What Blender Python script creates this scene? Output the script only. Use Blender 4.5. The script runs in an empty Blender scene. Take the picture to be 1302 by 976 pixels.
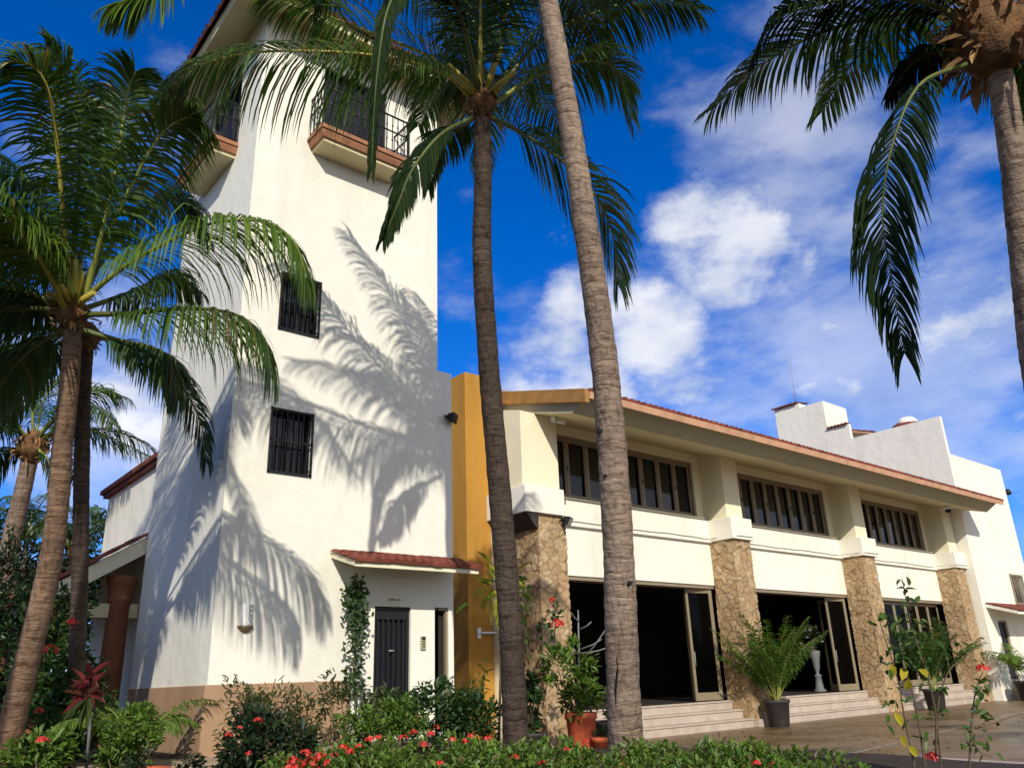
import bpy, math, random
from mathutils import Vector, Matrix, noise
random.seed(7)
sc = bpy.context.scene
COL = sc.collection
R = math.radians

# ------------------------------------------------------------------ camera
FPX, AZ, PITCH, ROLL = 1023.5, R(49.692), R(20.155), R(-2.093)
IW, IH = 1302.0, 976.0
CAMPOS = Vector((0, 0, 1.5))
_f = Vector((math.cos(AZ)*math.cos(PITCH), math.sin(AZ)*math.cos(PITCH), math.sin(PITCH)))
_r = Vector((math.sin(AZ), -math.cos(AZ), 0)); _u = _r.cross(_f)
_r2 = _r*math.cos(ROLL) + _u*math.sin(ROLL); _u2 = -_r*math.sin(ROLL) + _u*math.cos(ROLL)
cam_d = bpy.data.cameras.new('camera'); cam = bpy.data.objects.new('camera', cam_d); COL.objects.link(cam)
cam_d.sensor_width = 36; cam_d.sensor_fit = 'HORIZONTAL'; cam_d.lens = FPX/IW*36
cam_d.clip_start = .05; cam_d.clip_end = 2000
cam.matrix_world = Matrix(((_r2.x, _u2.x, -_f.x, CAMPOS.x), (_r2.y, _u2.y, -_f.y, CAMPOS.y), (_r2.z, _u2.z, -_f.z, CAMPOS.z), (0, 0, 0, 1)))
sc.camera = cam
def raydir(x, y): return _f + _r2*((x-IW/2)/FPX) - _u2*((y-IH/2)/FPX)
def dep(x, y, d): return CAMPOS + raydir(x, y)*d          # a point seen at (x,y), d metres along the view axis

# ------------------------------------------------------------------ sky, sun, exposure
SUN_DIR = Vector((.60, 1, -.68)).normalized()               # way the light travels
S_EL = math.asin(-SUN_DIR.z); S_AZ = math.atan2(-SUN_DIR.x, -SUN_DIR.y)   # azimuth from +Y towards +X
w = bpy.data.worlds.new('World'); sc.world = w; w.use_nodes = True
nt = w.node_tree; nt.nodes.clear(); N = nt.nodes; L = nt.links
out = N.new('ShaderNodeOutputWorld'); bg = N.new('ShaderNodeBackground'); bg.inputs[1].default_value = .1
sky = N.new('ShaderNodeTexSky'); sky.sky_type = 'NISHITA'; sky.sun_disc = False
sky.sun_elevation = S_EL; sky.sun_rotation = S_AZ; sky.air_density = 1.0; sky.dust_density = .25; sky.ozone_density = 3.5
hs = N.new('ShaderNodeHueSaturation'); hs.inputs['Saturation'].default_value = 1.15; hs.inputs['Value'].default_value = .95
tint = N.new('ShaderNodeMix'); tint.data_type = 'RGBA'; tint.blend_type = 'MULTIPLY'; tint.inputs['Factor'].default_value = 1
tint.inputs[7].default_value = (.62, .82, 1.36, 1); L.new(sky.outputs[0], tint.inputs[6]); L.new(tint.outputs[2], hs.inputs['Color'])
tc = N.new('ShaderNodeTexCoord')
nz = N.new('ShaderNodeVectorMath'); nz.operation = 'NORMALIZE'; L.new(tc.outputs['Generated'], nz.inputs[0])
n1 = N.new('ShaderNodeTexNoise'); n1.inputs['Scale'].default_value = 6.5; n1.inputs['Detail'].default_value = 8; n1.inputs['Roughness'].default_value = .6
mp = N.new('ShaderNodeMapping'); mp.inputs['Scale'].default_value = (1, 1, 1.7); mp.inputs['Location'].default_value = (.3, .7, .2)
L.new(nz.outputs[0], mp.inputs[0]); L.new(mp.outputs[0], n1.inputs['Vector'])
PUFF = [(912, 308, 5.4, .58), (985, 340, 3.2, .34), (832, 410, 4.4, .58), (742, 388, 3.2, .46), (700, 468, 5.0, .54), (745, 492, 4.0, .44), (165, 520, 4, .34), (1290, 590, 5, .36), (880, 495, 4, .34), (1060, 470, 5, .30), (1190, 420, 6, .32), (-200, 600, 12, .4)]
VEIL = [(980, 190, 8, .46), (1010, 130, 7, .28), (1180, 430, 12, .55), (880, 500, 10, .5), (1240, 220, 12, .30), (700, 450, 7, .4), (1290, 580, 10, .55), (215, 100, 4, .22), (590, 330, 5, .30), (130, 530, 8, .5), (1600, 500, 16, .5), (1500, 100, 14, .35)]
PUFF = [(raydir(a, b).normalized(), c, d) for (a, b, c, d) in PUFF]; VEIL = [(raydir(a, b).normalized(), c, d) for (a, b, c, d) in VEIL]
# unseen cloud added behind the camera as neutral fill for the shadows
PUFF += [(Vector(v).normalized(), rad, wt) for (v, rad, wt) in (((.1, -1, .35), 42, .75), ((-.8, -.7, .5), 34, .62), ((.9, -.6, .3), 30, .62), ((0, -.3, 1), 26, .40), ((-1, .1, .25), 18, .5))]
def cover(lst, noise_out, lo, hi, top, amp):
    acc = None
    for (d, rad, wt) in lst:
        dt = N.new('ShaderNodeVectorMath'); dt.operation = 'DOT_PRODUCT'; dt.inputs[1].default_value = d; L.new(nz.outputs[0], dt.inputs[0])
        mr = N.new('ShaderNodeMapRange'); mr.interpolation_type = 'SMOOTHSTEP'
        mr.inputs['From Min'].default_value = math.cos(R(rad*1.25)); mr.inputs['From Max'].default_value = 1; mr.inputs['To Max'].default_value = wt
        L.new(dt.outputs['Value'], mr.inputs['Value'])
        if acc is None: acc = mr.outputs[0]
        else:
            a = N.new('ShaderNodeMath'); a.operation = 'MAXIMUM'; L.new(acc, a.inputs[0]); L.new(mr.outputs[0], a.inputs[1]); acc = a.outputs[0]
    ad = N.new('ShaderNodeMath'); ad.operation = 'ADD'; am = N.new('ShaderNodeMapRange'); am.clamp = False; am.inputs['From Min'].default_value = .5; am.inputs['From Max'].default_value = 1; am.inputs['To Min'].default_value = .5; am.inputs['To Max'].default_value = .5+.5*amp
    L.new(noise_out, am.inputs['Value']); L.new(acc, ad.inputs[0]); L.new(am.outputs[0], ad.inputs[1])
    cr = N.new('ShaderNodeMapRange'); cr.interpolation_type = 'SMOOTHSTEP'
    cr.inputs['From Min'].default_value = lo; cr.inputs['From Max'].default_value = hi; cr.inputs['To Max'].default_value = top
    L.new(ad.outputs[0], cr.inputs['Value']); return cr.outputs[0]
n3 = N.new('ShaderNodeTexNoise'); n3.inputs['Scale'].default_value = 4.2; n3.inputs['Detail'].default_value = 8; n3.inputs['Roughness'].default_value = .58
mp3 = N.new('ShaderNodeMapping'); mp3.inputs['Scale'].default_value = (1, 1, 2.2); mp3.inputs['Location'].default_value = (1.3, .2, .9); L.new(nz.outputs[0], mp3.inputs[0]); L.new(mp3.outputs[0], n3.inputs['Vector'])
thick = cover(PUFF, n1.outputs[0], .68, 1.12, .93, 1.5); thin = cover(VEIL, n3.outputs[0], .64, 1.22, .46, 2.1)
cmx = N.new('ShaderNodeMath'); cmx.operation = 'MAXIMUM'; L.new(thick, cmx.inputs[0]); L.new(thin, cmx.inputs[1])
n2 = N.new('ShaderNodeTexNoise'); n2.inputs['Scale'].default_value = 9; n2.inputs['Detail'].default_value = 6; L.new(mp.outputs[0], n2.inputs['Vector'])
cc = N.new('ShaderNodeValToRGB'); cc.color_ramp.elements[0].position = .3; cc.color_ramp.elements[1].position = .68
cc.color_ramp.elements[0].color = (4.6, 5.2, 6.4, 1); cc.color_ramp.elements[1].color = (8.2, 8.2, 8.3, 1)
L.new(n2.outputs[0], cc.inputs[0])
mx = N.new('ShaderNodeMix'); mx.data_type = 'RGBA'
L.new(cmx.outputs[0], mx.inputs['Factor']); L.new(hs.outputs[0], mx.inputs[6]); L.new(cc.outputs[0], mx.inputs[7])
L.new(mx.outputs[2], bg.inputs[0]); L.new(bg.outputs[0], out.inputs[0])

sun_d = bpy.data.lights.new('sun', 'SUN'); sun = bpy.data.objects.new('sun', sun_d); COL.objects.link(sun)
sun_d.energy = 3.5; sun_d.angle = R(.53); sun_d.color = (1, .95, .85)
sun.rotation_euler = SUN_DIR.to_track_quat('-Z', 'Y').to_euler(); sun.location = (-10, -20, 30)
sc.view_settings.view_transform = 'Standard'; sc.view_settings.look = 'None'
sc.view_settings.gamma = 1; sc.view_settings.use_curve_mapping = False; sc.view_settings.exposure = 0.34

# ------------------------------------------------------------------ helpers
class MB:
    def __init__(s): s.v = []; s.f = []; s.m = []; s.sm = []
    def poly(s, pts, m=0, smooth=False):
        i = len(s.v); s.v += [Vector(p) for p in pts]; s.f.append(tuple(range(i, i+len(pts)))); s.m.append(m); s.sm.append(smooth)
    def box(s, a, b, m=0):
        x0, y0, z0 = (min(a[k], b[k]) for k in range(3)); x1, y1, z1 = (max(a[k], b[k]) for k in range(3))
        s.hexa([(x0,y0,z0),(x1,y0,z0),(x1,y1,z0),(x0,y1,z0)], [(x0,y0,z1),(x1,y0,z1),(x1,y1,z1),(x0,y1,z1)], m)
    def hexa(s, lo, hi, m=0):
        i = len(s.v); n = len(lo); s.v += [Vector(p) for p in lo] + [Vector(p) for p in hi]
        F = [tuple(i+k for k in reversed(range(n))), tuple(i+n+k for k in range(n))] + [(i+k, i+(k+1) % n, i+n+(k+1) % n, i+n+k) for k in range(n)]
        s.f += F; s.m += [m]*len(F); s.sm += [False]*len(F)
    def tube(s, pts, rad, n=8, m=0, cap=True):
        pts = [Vector(p) for p in pts]; K = len(pts)
        if not hasattr(rad, '__len__'): rad = [rad]*K
        i0 = len(s.v); ref = None
        for k in range(K):
            t = (pts[min(k+1, K-1)] - pts[max(k-1, 0)])
            if t.length < 1e-9: t = Vector((0, 0, 1))
            t.normalize()
            if ref is None: ref = t.orthogonal().normalized()
            ref = (ref - t*ref.dot(t))
            ref = ref.normalized() if ref.length > 1e-6 else t.orthogonal().normalized()
            b = t.cross(ref)
            for j in range(n):
                a = 2*math.pi*j/n
                r = rad[k](a) if callable(rad[k]) else rad[k]
                s.v.append(pts[k] + (ref*math.cos(a) + b*math.sin(a))*r)
        for k in range(K-1):
            for j in range(n):
                s.f.append((i0+k*n+j, i0+k*n+(j+1) % n, i0+(k+1)*n+(j+1) % n, i0+(k+1)*n+j)); s.m.append(m); s.sm.append(True)
        if cap:
            s.f.append(tuple(i0+j for j in reversed(range(n)))); s.f.append(tuple(i0+(K-1)*n+j for j in range(n))); s.m += [m, m]; s.sm += [False, False]
    def lathe(s, c, prof, n=24, m=0):
        c = Vector(c); i0 = len(s.v); K = len(prof)
        for (r, z) in prof:
            for j in range(n):
                a = 2*math.pi*j/n; s.v.append(c + Vector((r*math.cos(a), r*math.sin(a), z)))
        for k in range(K-1):
            for j in range(n):
                s.f.append((i0+k*n+j, i0+k*n+(j+1) % n, i0+(k+1)*n+(j+1) % n, i0+(k+1)*n+j)); s.m.append(m); s.sm.append(True)
        s.f.append(tuple(i0+j for j in reversed(range(n)))); s.f.append(tuple(i0+(K-1)*n+j for j in range(n))); s.m += [m, m]; s.sm += [False, False]
    def grid(s, rows, m=0, smooth=True):
        i0 = len(s.v); nr = len(rows); nc = len(rows[0])
        for r in rows: s.v += [Vector(p) for p in r]
        for a in range(nr-1):
            for b in range(nc-1):
                s.f.append((i0+a*nc+b, i0+a*nc+b+1, i0+(a+1)*nc+b+1, i0+(a+1)*nc+b)); s.m.append(m); s.sm.append(smooth)
    def build(s, name, mats, parent=None, bevel=0):
        off = parent.matrix_basis.translation.copy() if parent else Vector()
        p = parent
        while p is not None and p.parent is not None:
            p = p.parent; off += p.matrix_basis.translation
        me = bpy.data.meshes.new(name); me.from_pydata([v - off for v in s.v], [], s.f)
        if not isinstance(mats, (list, tuple)): mats = [mats]
        for mm in mats: me.materials.append(mm)
        me.polygons.foreach_set('material_index', s.m); me.polygons.foreach_set('use_smooth', s.sm); me.update()
        o = bpy.data.objects.new(name, me); COL.objects.link(o)
        if parent: o.parent = parent
        if bevel:
            bv = o.modifiers.new('bevel', 'BEVEL'); bv.width = bevel; bv.segments = 2; bv.limit_method = 'ANGLE'; bv.angle_limit = R(40)
        return o
def empty(name, loc=(0, 0, 0)):
    o = bpy.data.objects.new(name, None); COL.objects.link(o); o.location = loc; o.empty_display_size = .2; return o
def tag(o, label=None, cat=None, group=None, kind=None):
    if label: o['label'] = label
    if cat: o['category'] = cat
    if group: o['group'] = group
    if kind: o['kind'] = kind
    return o
def plabel(o, label): o['label'] = label; return o

# ------------------------------------------------------------------ materials
def newmat(name):
    m = bpy.data.materials.new(name); m.use_nodes = True; t = m.node_tree; t.nodes.clear()
    o = t.nodes.new('ShaderNodeOutputMaterial'); b = t.nodes.new('ShaderNodeBsdfPrincipled'); t.links.new(b.outputs[0], o.inputs[0])
    return m, t, b, o
def ramp(t, fac, stops):
    r = t.nodes.new('ShaderNodeValToRGB'); e = r.color_ramp.elements
    while len(e) < len(stops): e.new(.5)
    for k, (p, c) in enumerate(stops): e[k].position = p; e[k].color = (*c, 1)
    t.links.new(fac, r.inputs[0]); return r.outputs[0]
def tex(t, kind, scale, detail=4, vec=None, **kw):
    n = t.nodes.new(kind); n.inputs['Scale'].default_value = scale
    if 'Detail' in n.inputs: n.inputs['Detail'].default_value = detail
    if vec is None:
        c = t.nodes.new('ShaderNodeTexCoord'); vec = c.outputs['Object']
    t.links.new(vec, n.inputs['Vector']); return n
def bump(t, b, h, strength=.3, dist=.02, prev=None):
    n = t.nodes.new('ShaderNodeBump'); n.inputs['Strength'].default_value = strength; n.inputs['Distance'].default_value = dist
    t.links.new(h, n.inputs['Height'])
    if prev: t.links.new(prev, n.inputs['Normal'])
    t.links.new(n.outputs[0], b.inputs['Normal']); return n.outputs[0]
def sca(c, k): return tuple(min(1, x*k) for x in c)
def mat(name, c, rough=.7, var=.12, scale=2.5, bs=0, bd=.004, metal=0, spec=.3, bscale=90):
    m, t, b, o = newmat(name)
    n = tex(t, 'ShaderNodeTexNoise', scale, 6)
    t.links.new(ramp(t, n.outputs[0], [(.3, sca(c, 1-var)), (.7, sca(c, 1+var*.6))]), b.inputs['Base Color'])
    b.inputs['Roughness'].default_value = rough; b.inputs['Metallic'].default_value = metal; b.inputs['Specular IOR Level'].default_value = spec
    if bs:
        n2 = tex(t, 'ShaderNodeTexNoise', bscale, 4); bump(t, b, n2.outputs[0], bs, bd)
    return m
def stucco(name, c, stain=.12):
    m, t, b, o = newmat(name)
    tcn = t.nodes.new('ShaderNodeTexCoord')
    mp = t.nodes.new('ShaderNodeMapping'); mp.inputs['Scale'].default_value = (1, 1, .22); t.links.new(tcn.outputs['Object'], mp.inputs[0])
    n = tex(t, 'ShaderNodeTexNoise', 1.1, 8, mp.outputs[0]); n.inputs['Roughness'].default_value = .65
    n2 = tex(t, 'ShaderNodeTexNoise', .45, 3)
    base = ramp(t, n2.outputs[0], [(.35, sca(c, .965)), (.65, c)])
    st = ramp(t, n.outputs[0], [(.5, (1, 1, 1)), (.78, (1-stain, 1-stain*1.05, 1-stain*1.25))])
    mm = t.nodes.new('ShaderNodeMix'); mm.data_type = 'RGBA'; mm.blend_type = 'MULTIPLY'; mm.inputs['Factor'].default_value = 1
    t.links.new(base, mm.inputs[6]); t.links.new(st, mm.inputs[7]); t.links.new(mm.outputs[2], b.inputs['Base Color'])
    b.inputs['Roughness'].default_value = .85; b.inputs['Specular IOR Level'].default_value = .2
    n3 = tex(t, 'ShaderNodeTexNoise', 55, 5); p = bump(t, b, n3.outputs[0], .22, .006)
    n4 = tex(t, 'ShaderNodeTexNoise', 2.2, 3); bump(t, b, n4.outputs[0], .5, .045, p)
    return m
def leafmat(name, cols, trans=.3, rough=.45, spec=.35, dry=0):
    m, t, b, o = newmat(name)
    g = t.nodes.new('ShaderNodeNewGeometry')
    st = [(k/max(1, len(cols)-1)*(1-dry), c) for k, c in enumerate(cols)]
    if dry: st += [(1-dry*.9, (.17, .12, .04)), (1, (.12, .075, .03))]
    c = ramp(t, g.outputs['Random Per Island'], st)
    t.links.new(c, b.inputs['Base Color']); b.inputs['Roughness'].default_value = rough; b.inputs['Specular IOR Level'].default_value = spec
    tr = t.nodes.new('ShaderNodeBsdfTranslucent')
    mu = t.nodes.new('ShaderNodeMix'); mu.data_type = 'RGBA'; mu.blend_type = 'MULTIPLY'; mu.inputs['Factor'].default_value = 1
    mu.inputs[7].default_value = (1.6, 1.5, .7, 1); t.links.new(c, mu.inputs[6]); t.links.new(mu.outputs[2], tr.inputs[0])
    ms = t.nodes.new('ShaderNodeMixShader'); ms.inputs[0].default_value = trans
    t.links.new(b.outputs[0], ms.inputs[1]); t.links.new(tr.outputs[0], ms.inputs[2]); t.links.new(ms.outputs[0], o.inputs[0])
    return m
def stonemat(name):
    m, t, b, o = newmat(name)
    tcn = t.nodes.new('ShaderNodeTexCoord')
    at_ = t.nodes.new('ShaderNodeAttribute'); at_.attribute_name = 'stone'
    sp = t.nodes.new('ShaderNodeSeparateColor'); t.links.new(at_.outputs['Color'], sp.inputs[0])
    stone = ramp(t, sp.outputs[0], [(.0, (.41, .28, .155)), (.3, (.45, .325, .19)), (.6, (.50, .38, .235)), (.85, (.47, .34, .20)), (1, (.42, .31, .20))])
    nf = tex(t, 'ShaderNodeTexNoise', 11, 8); fine = ramp(t, nf.outputs[0], [(.3, (.74, .72, .68)), (.7, (1.12, 1.12, 1.1))])
    nl = tex(t, 'ShaderNodeTexNoise', .8, 4); large = ramp(t, nl.outputs[0], [(.35, (.86, .84, .80)), (.65, (1.06, 1.05, 1.05))])
    mm = t.nodes.new('ShaderNodeMix'); mm.data_type = 'RGBA'; mm.blend_type = 'MULTIPLY'; mm.inputs['Factor'].default_value = 1
    t.links.new(stone, mm.inputs[6]); t.links.new(fine, mm.inputs[7])
    m5 = t.nodes.new('ShaderNodeMix'); m5.data_type = 'RGBA'; m5.blend_type = 'MULTIPLY'; m5.inputs['Factor'].default_value = 1
    t.links.new(mm.outputs[2], m5.inputs[6]); t.links.new(large, m5.inputs[7])
    mj = t.nodes.new('ShaderNodeMix'); mj.data_type = 'RGBA'; mj.inputs[6].default_value = (.17, .11, .06, 1)
    t.links.new(sp.outputs[1], mj.inputs['Factor']); t.links.new(m5.outputs[2], mj.inputs[7]); t.links.new(mj.outputs[2], b.inputs['Base Color'])
    b.inputs['Roughness'].default_value = .9; b.inputs['Specular IOR Level'].default_value = .2
    bump(t, b, nf.outputs[0], .45, .02)
    return m
def trunkmat(name, c):
    m, t, b, o = newmat(name)
    tcn = t.nodes.new('ShaderNodeTexCoord')
    mp = t.nodes.new('ShaderNodeMapping'); mp.inputs['Scale'].default_value = (1.4, 1.4, 5.5); t.links.new(tcn.outputs['Object'], mp.inputs[0])
    n = tex(t, 'ShaderNodeTexNoise', 3.2, 7, mp.outputs[0]); n.inputs['Roughness'].default_value = .65
    mp2 = t.nodes.new('ShaderNodeMapping'); mp2.inputs['Scale'].default_value = (7, 7, .7); t.links.new(tcn.outputs['Object'], mp2.inputs[0])
    n2 = tex(t, 'ShaderNodeTexNoise', 3, 5, mp2.outputs[0])
    n3 = tex(t, 'ShaderNodeTexNoise', .9, 3)
    c1 = ramp(t, n.outputs[0], [(.28, sca(c, .28)), (.42, sca(c, .8)), (.6, c), (.8, sca(c, 1.35))])
    c2 = ramp(t, n2.outputs[0], [(.3, (.6, .57, .55)), (.5, (1, 1, 1)), (.8, (1.08, 1.05, 1.02))])
    c3 = ramp(t, n3.outputs[0], [(.35, (.78, .74, .72)), (.65, (1.1, 1.08, 1.05))])
    mm = t.nodes.new('ShaderNodeMix'); mm.data_type = 'RGBA'; mm.blend_type = 'MULTIPLY'; mm.inputs['Factor'].default_value = 1
    t.links.new(c1, mm.inputs[6]); t.links.new(c2, mm.inputs[7])
    m2 = t.nodes.new('ShaderNodeMix'); m2.data_type = 'RGBA'; m2.blend_type = 'MULTIPLY'; m2.inputs['Factor'].default_value = 1
    t.links.new(mm.outputs[2], m2.inputs[6]); t.links.new(c3, m2.inputs[7]); t.links.new(m2.outputs[2], b.inputs['Base Color'])
    wv = t.nodes.new('ShaderNodeTexWave'); wv.wave_type = 'BANDS'; wv.bands_direction = 'Z'; wv.wave_profile = 'SAW'; wv.inputs['Scale'].default_value = 2.3; wv.inputs['Distortion'].default_value = 3.4; wv.inputs['Detail'].default_value = 4; wv.inputs['Detail Scale'].default_value = 1.8
    t.links.new(tcn.outputs['Object'], wv.inputs['Vector'])
    c4 = ramp(t, wv.outputs['Fac'], [(0, (.30, .27, .25)), (.06, (.62, .58, .55)), (.2, (1, 1, 1)), (.85, (1.05, 1.04, 1.03)), (.97, (1.4, 1.37, 1.33))])
    m3 = t.nodes.new('ShaderNodeMix'); m3.data_type = 'RGBA'; m3.blend_type = 'MULTIPLY'; m3.inputs['Factor'].default_value = 1
    nb_ = tex(t, 'ShaderNodeTexNoise', 2.6, 3); t.links.new(ramp(t, nb_.outputs[0], [(.40, (.08, .08, .08)), (.62, (1, 1, 1))]), m3.inputs['Factor'])
    t.links.new(m2.outputs[2], m3.inputs[6]); t.links.new(c4, m3.inputs[7]); t.links.new(m3.outputs[2], b.inputs['Base Color'])
    b.inputs['Roughness'].default_value = .9; b.inputs['Specular IOR Level'].default_value = .15
    p0 = bump(t, b, wv.outputs['Fac'], .9, .03)
    p = bump(t, b, n.outputs[0], .8, .03, p0); bump(t, b, n2.outputs[0], .5, .02, p)
    return m

M = {}
M['white'] = stucco('white_stucco', (.80, .765, .655), .16)
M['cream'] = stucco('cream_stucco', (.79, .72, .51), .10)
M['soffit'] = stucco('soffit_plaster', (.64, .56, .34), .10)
M['ochre'] = stucco('ochre_stucco', (.45, .225, .04), .25)
M['rake'] = mat('mustard_board', (.35, .18, .05), .6, .25, 3, .2)
M['plinth'] = stucco('brown_plinth', (.39, .245, .145), .3)
M['terra'] = mat('terracotta', (.27, .085, .045), .7, .35, 5, .3)
M['terracol'] = stucco('terracotta_stucco', (.22, .085, .04), .2)
M['tile'] = mat('clay_tile', (.21, .055, .032), .75, .55, 3.5, .3, .006)
M['tiledark'] = mat('weathered_tile', (.17, .05, .03), .8, .5, 4, .3)
M['copper'] = mat('terracotta_moulding', (.34, .15, .075), .65, .3, 5, .2)
M['pinkboard'] = mat('salmon_board', (.60, .34, .20), .6, .2, 3)
M['fascia'] = stucco('fascia_plaster', (.42, .39, .27), .15)
M['iron'] = mat('black_iron', (.018, .017, .018), .5, .2)
M['bar'] = mat('dark_bars', (.014, .014, .016), .45, .2)
M['alu'] = mat('tan_frame', (.23, .185, .115), .45, .1, 3)
M['alud'] = mat('brown_frame', (.26, .205, .14), .5, .12, 3)
M['stone'] = stonemat('fieldstone')
M['step'] = mat('step_stone', (.46, .375, .30), .6, .16, 3, .2)
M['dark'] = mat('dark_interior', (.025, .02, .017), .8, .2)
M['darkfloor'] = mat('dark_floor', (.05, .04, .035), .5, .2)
M['door'] = mat('navy_door', (.011, .011, .017), .5, .25, 6)
M['grey'] = mat('grey_metal', (.3, .31, .33), .5, .1)
M['whitep'] = mat('white_plastic', (.78, .78, .78), .4, .04)
M['ceramic'] = mat('white_ceramic', (.72, .71, .68), .5, .08, 14, .3)
M['ceramicb'] = mat('brown_ceramic', (.16, .11, .05), .5, .2)
M['wire'] = mat('grey_cable', (.25, .23, .2), .6)
M['redpot'] = mat('red_clay_pot', (.58, .12, .05), .7, .4, 6, .3)
M['blackpot'] = mat('dark_pot', (.045, .038, .036), .6, .3, 5, .2)
M['soil'] = mat('soil', (.05, .033, .02), .95, .5, 12, .8, .03, bscale=25)
def glassmat(name, c, rough=.06, spec=.35):
    m, t, b, o = newmat(name)
    b.inputs['Base Color'].default_value = (*c, 1); b.inputs['Roughness'].default_value = rough; b.inputs['Specular IOR Level'].default_value = spec
    return m
M['glass'] = glassmat('dark_glass', (.008, .009, .011))
m_, t_, b_, o_ = newmat('door_glass'); tr_ = t_.nodes.new('ShaderNodeBsdfTransparent'); tr_.inputs[0].default_value = (.35, .33, .30, 1)
b_.inputs['Base Color'].default_value = (.004, .004, .004, 1); b_.inputs['Roughness'].default_value = .04; b_.inputs['Specular IOR Level'].default_value = .3
ms_ = t_.nodes.new('ShaderNodeMixShader'); ms_.inputs[0].default_value = .25; t_.links.new(tr_.outputs[0], ms_.inputs[1]); t_.links.new(b_.outputs[0], ms_.inputs[2]); t_.links.new(ms_.outputs[0], o_.inputs[0]); M['gold'] = m_
M['trunk'] = trunkmat('palm_bark', (.40, .305, .235))
M['trunkd'] = trunkmat('dark_palm_bark', (.12, .09, .072))
M['trunkr'] = trunkmat('reddish_palm_bark', (.31, .205, .138))
M['fibre'] = mat('palm_fibre', (.17, .085, .035), .9, .6, 9, .8, .02, bscale=40)
M['husk'] = mat('dry_sheath', (.36, .20, .085), .85, .5, 7, .5, .01)
M['rachis'] = mat('frond_rib', (.26, .28, .06), .5, .25, 3)
M['rachisy'] = mat('yellow_frond_rib', (.42, .34, .06), .5, .25, 3)
M['rachisd'] = mat('dark_frond_rib', (.10, .12, .03), .5, .25, 3)
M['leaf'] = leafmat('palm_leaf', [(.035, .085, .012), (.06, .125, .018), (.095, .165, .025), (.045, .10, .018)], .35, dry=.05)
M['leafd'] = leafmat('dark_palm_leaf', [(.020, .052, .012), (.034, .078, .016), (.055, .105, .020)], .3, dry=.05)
M['leafk'] = leafmat('shaded_palm_leaf', [(.008, .018, .007), (.012, .027, .008), (.02, .038, .010)], .06, .75, .08)  # palm leaf darkened in colour to carry the crown's shade
M['leafy'] = leafmat('lime_palm_leaf', [(.055, .12, .015), (.10, .18, .02), (.15, .22, .03), (.06, .12, .02)], .38)
M['dryleaf'] = leafmat('dry_palm_leaf', [(.20, .13, .05), (.13, .09, .03), (.10, .10, .03)], .2)
M['bush'] = leafmat('bush_leaf', [(.012, .035, .010), (.022, .06, .014), (.040, .09, .02), (.06, .10, .02)], .25)
M['bushd'] = leafmat('dark_bush_leaf', [(.010, .022, .009), (.016, .036, .012), (.028, .05, .016), (.05, .045, .02)], .18)
M['bushl'] = leafmat('light_bush_leaf', [(.05, .11, .015), (.09, .17, .02), (.14, .22, .03), (.06, .12, .02)], .3)
M['hedge'] = leafmat('ixora_leaf', [(.04, .10, .014), (.08, .17, .022), (.13, .235, .033), (.18, .24, .045), (.055, .125, .02), (.13, .085, .035)], .34)
M['olive'] = leafmat('olive_bush_leaf', [(.03, .05, .015), (.06, .085, .025), (.09, .10, .04), (.04, .07, .02)], .25)
M['sapl'] = leafmat('sapling_leaf', [(.03, .075, .014), (.06, .12, .02), (.09, .15, .03), (.02, .05, .012)], .3)
M['redf'] = leafmat('red_petals', [(.55, .03, .025), (.70, .07, .04), (.62, .04, .05)], .25)
M['orangef'] = leafmat('orange_petals', [(.65, .13, .03), (.60, .08, .03), (.55, .05, .03)], .25)
M['cord'] = leafmat('cordyline_leaf', [(.12, .018, .022), (.19, .03, .03), (.07, .03, .02), (.14, .05, .03)], .25)
M['yleaf'] = leafmat('yellow_leaf', [(.50, .38, .03), (.40, .34, .03)], .3)
M['croton'] = leafmat('croton_leaf', [(.10, .18, .02), (.30, .32, .04), (.45, .40, .05), (.06, .12, .02)], .3)
M['stem'] = mat('plant_stem', (.14, .10, .06), .8, .3, 8)
M['greystem'] = mat('pale_grey_stem', (.22, .22, .21), .8, .2, 8)

# ------------------------------------------------------------------ ground
def sheet(name, pts, m, z):
    b = MB(); b.poly([(x, y, z) for x, y in pts], 0); o = b.build(name, m); tag(o, kind='structure'); return o
m, t, b_, o_ = newmat('earth')
n = tex(t, 'ShaderNodeTexNoise', .8, 8); t.links.new(ramp(t, n.outputs[0], [(.3, (.05, .06, .02)), (.6, (.10, .085, .05)), (.8, (.04, .07, .02))]), b_.inputs['Base Color']); b_.inputs['Roughness'].default_value = .95
M['earth'] = m
sheet('ground', [(-500, -500), (700, -500), (700, 700), (-500, 700)], M['earth'], -.004)
m, t, b_, o_ = newmat('stamped_concrete')
n = tex(t, 'ShaderNodeTexNoise', .55, 9); n.inputs['Roughness'].default_value = .7
nv = tex(t, 'ShaderNodeTexNoise', 14, 5)
c1 = ramp(t, n.outputs[0], [(.32, (.085, .048, .022)), (.46, (.18, .11, .055)), (.58, (.27, .18, .10)), (.75, (.13, .08, .04))])
c2 = ramp(t, nv.outputs[0], [(.3, (.75, .75, .75)), (.7, (1.12, 1.1, 1.08))])
mm = t.nodes.new('ShaderNodeMix'); mm.data_type = 'RGBA'; mm.blend_type = 'MULTIPLY'; mm.inputs['Factor'].default_value = 1
t.links.new(c1, mm.inputs[6]); t.links.new(c2, mm.inputs[7]); bk = t.nodes.new('ShaderNodeTexBrick'); bk.inputs['Scale'].default_value = .42; bk.inputs['Mortar Size'].default_value = .006; bk.inputs['Color1'].default_value = (1, 1, 1, 1); bk.inputs['Color2'].default_value = (.86, .84, .82, 1); bk.inputs['Mortar'].default_value = (.35, .33, .31, 1)
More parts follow.
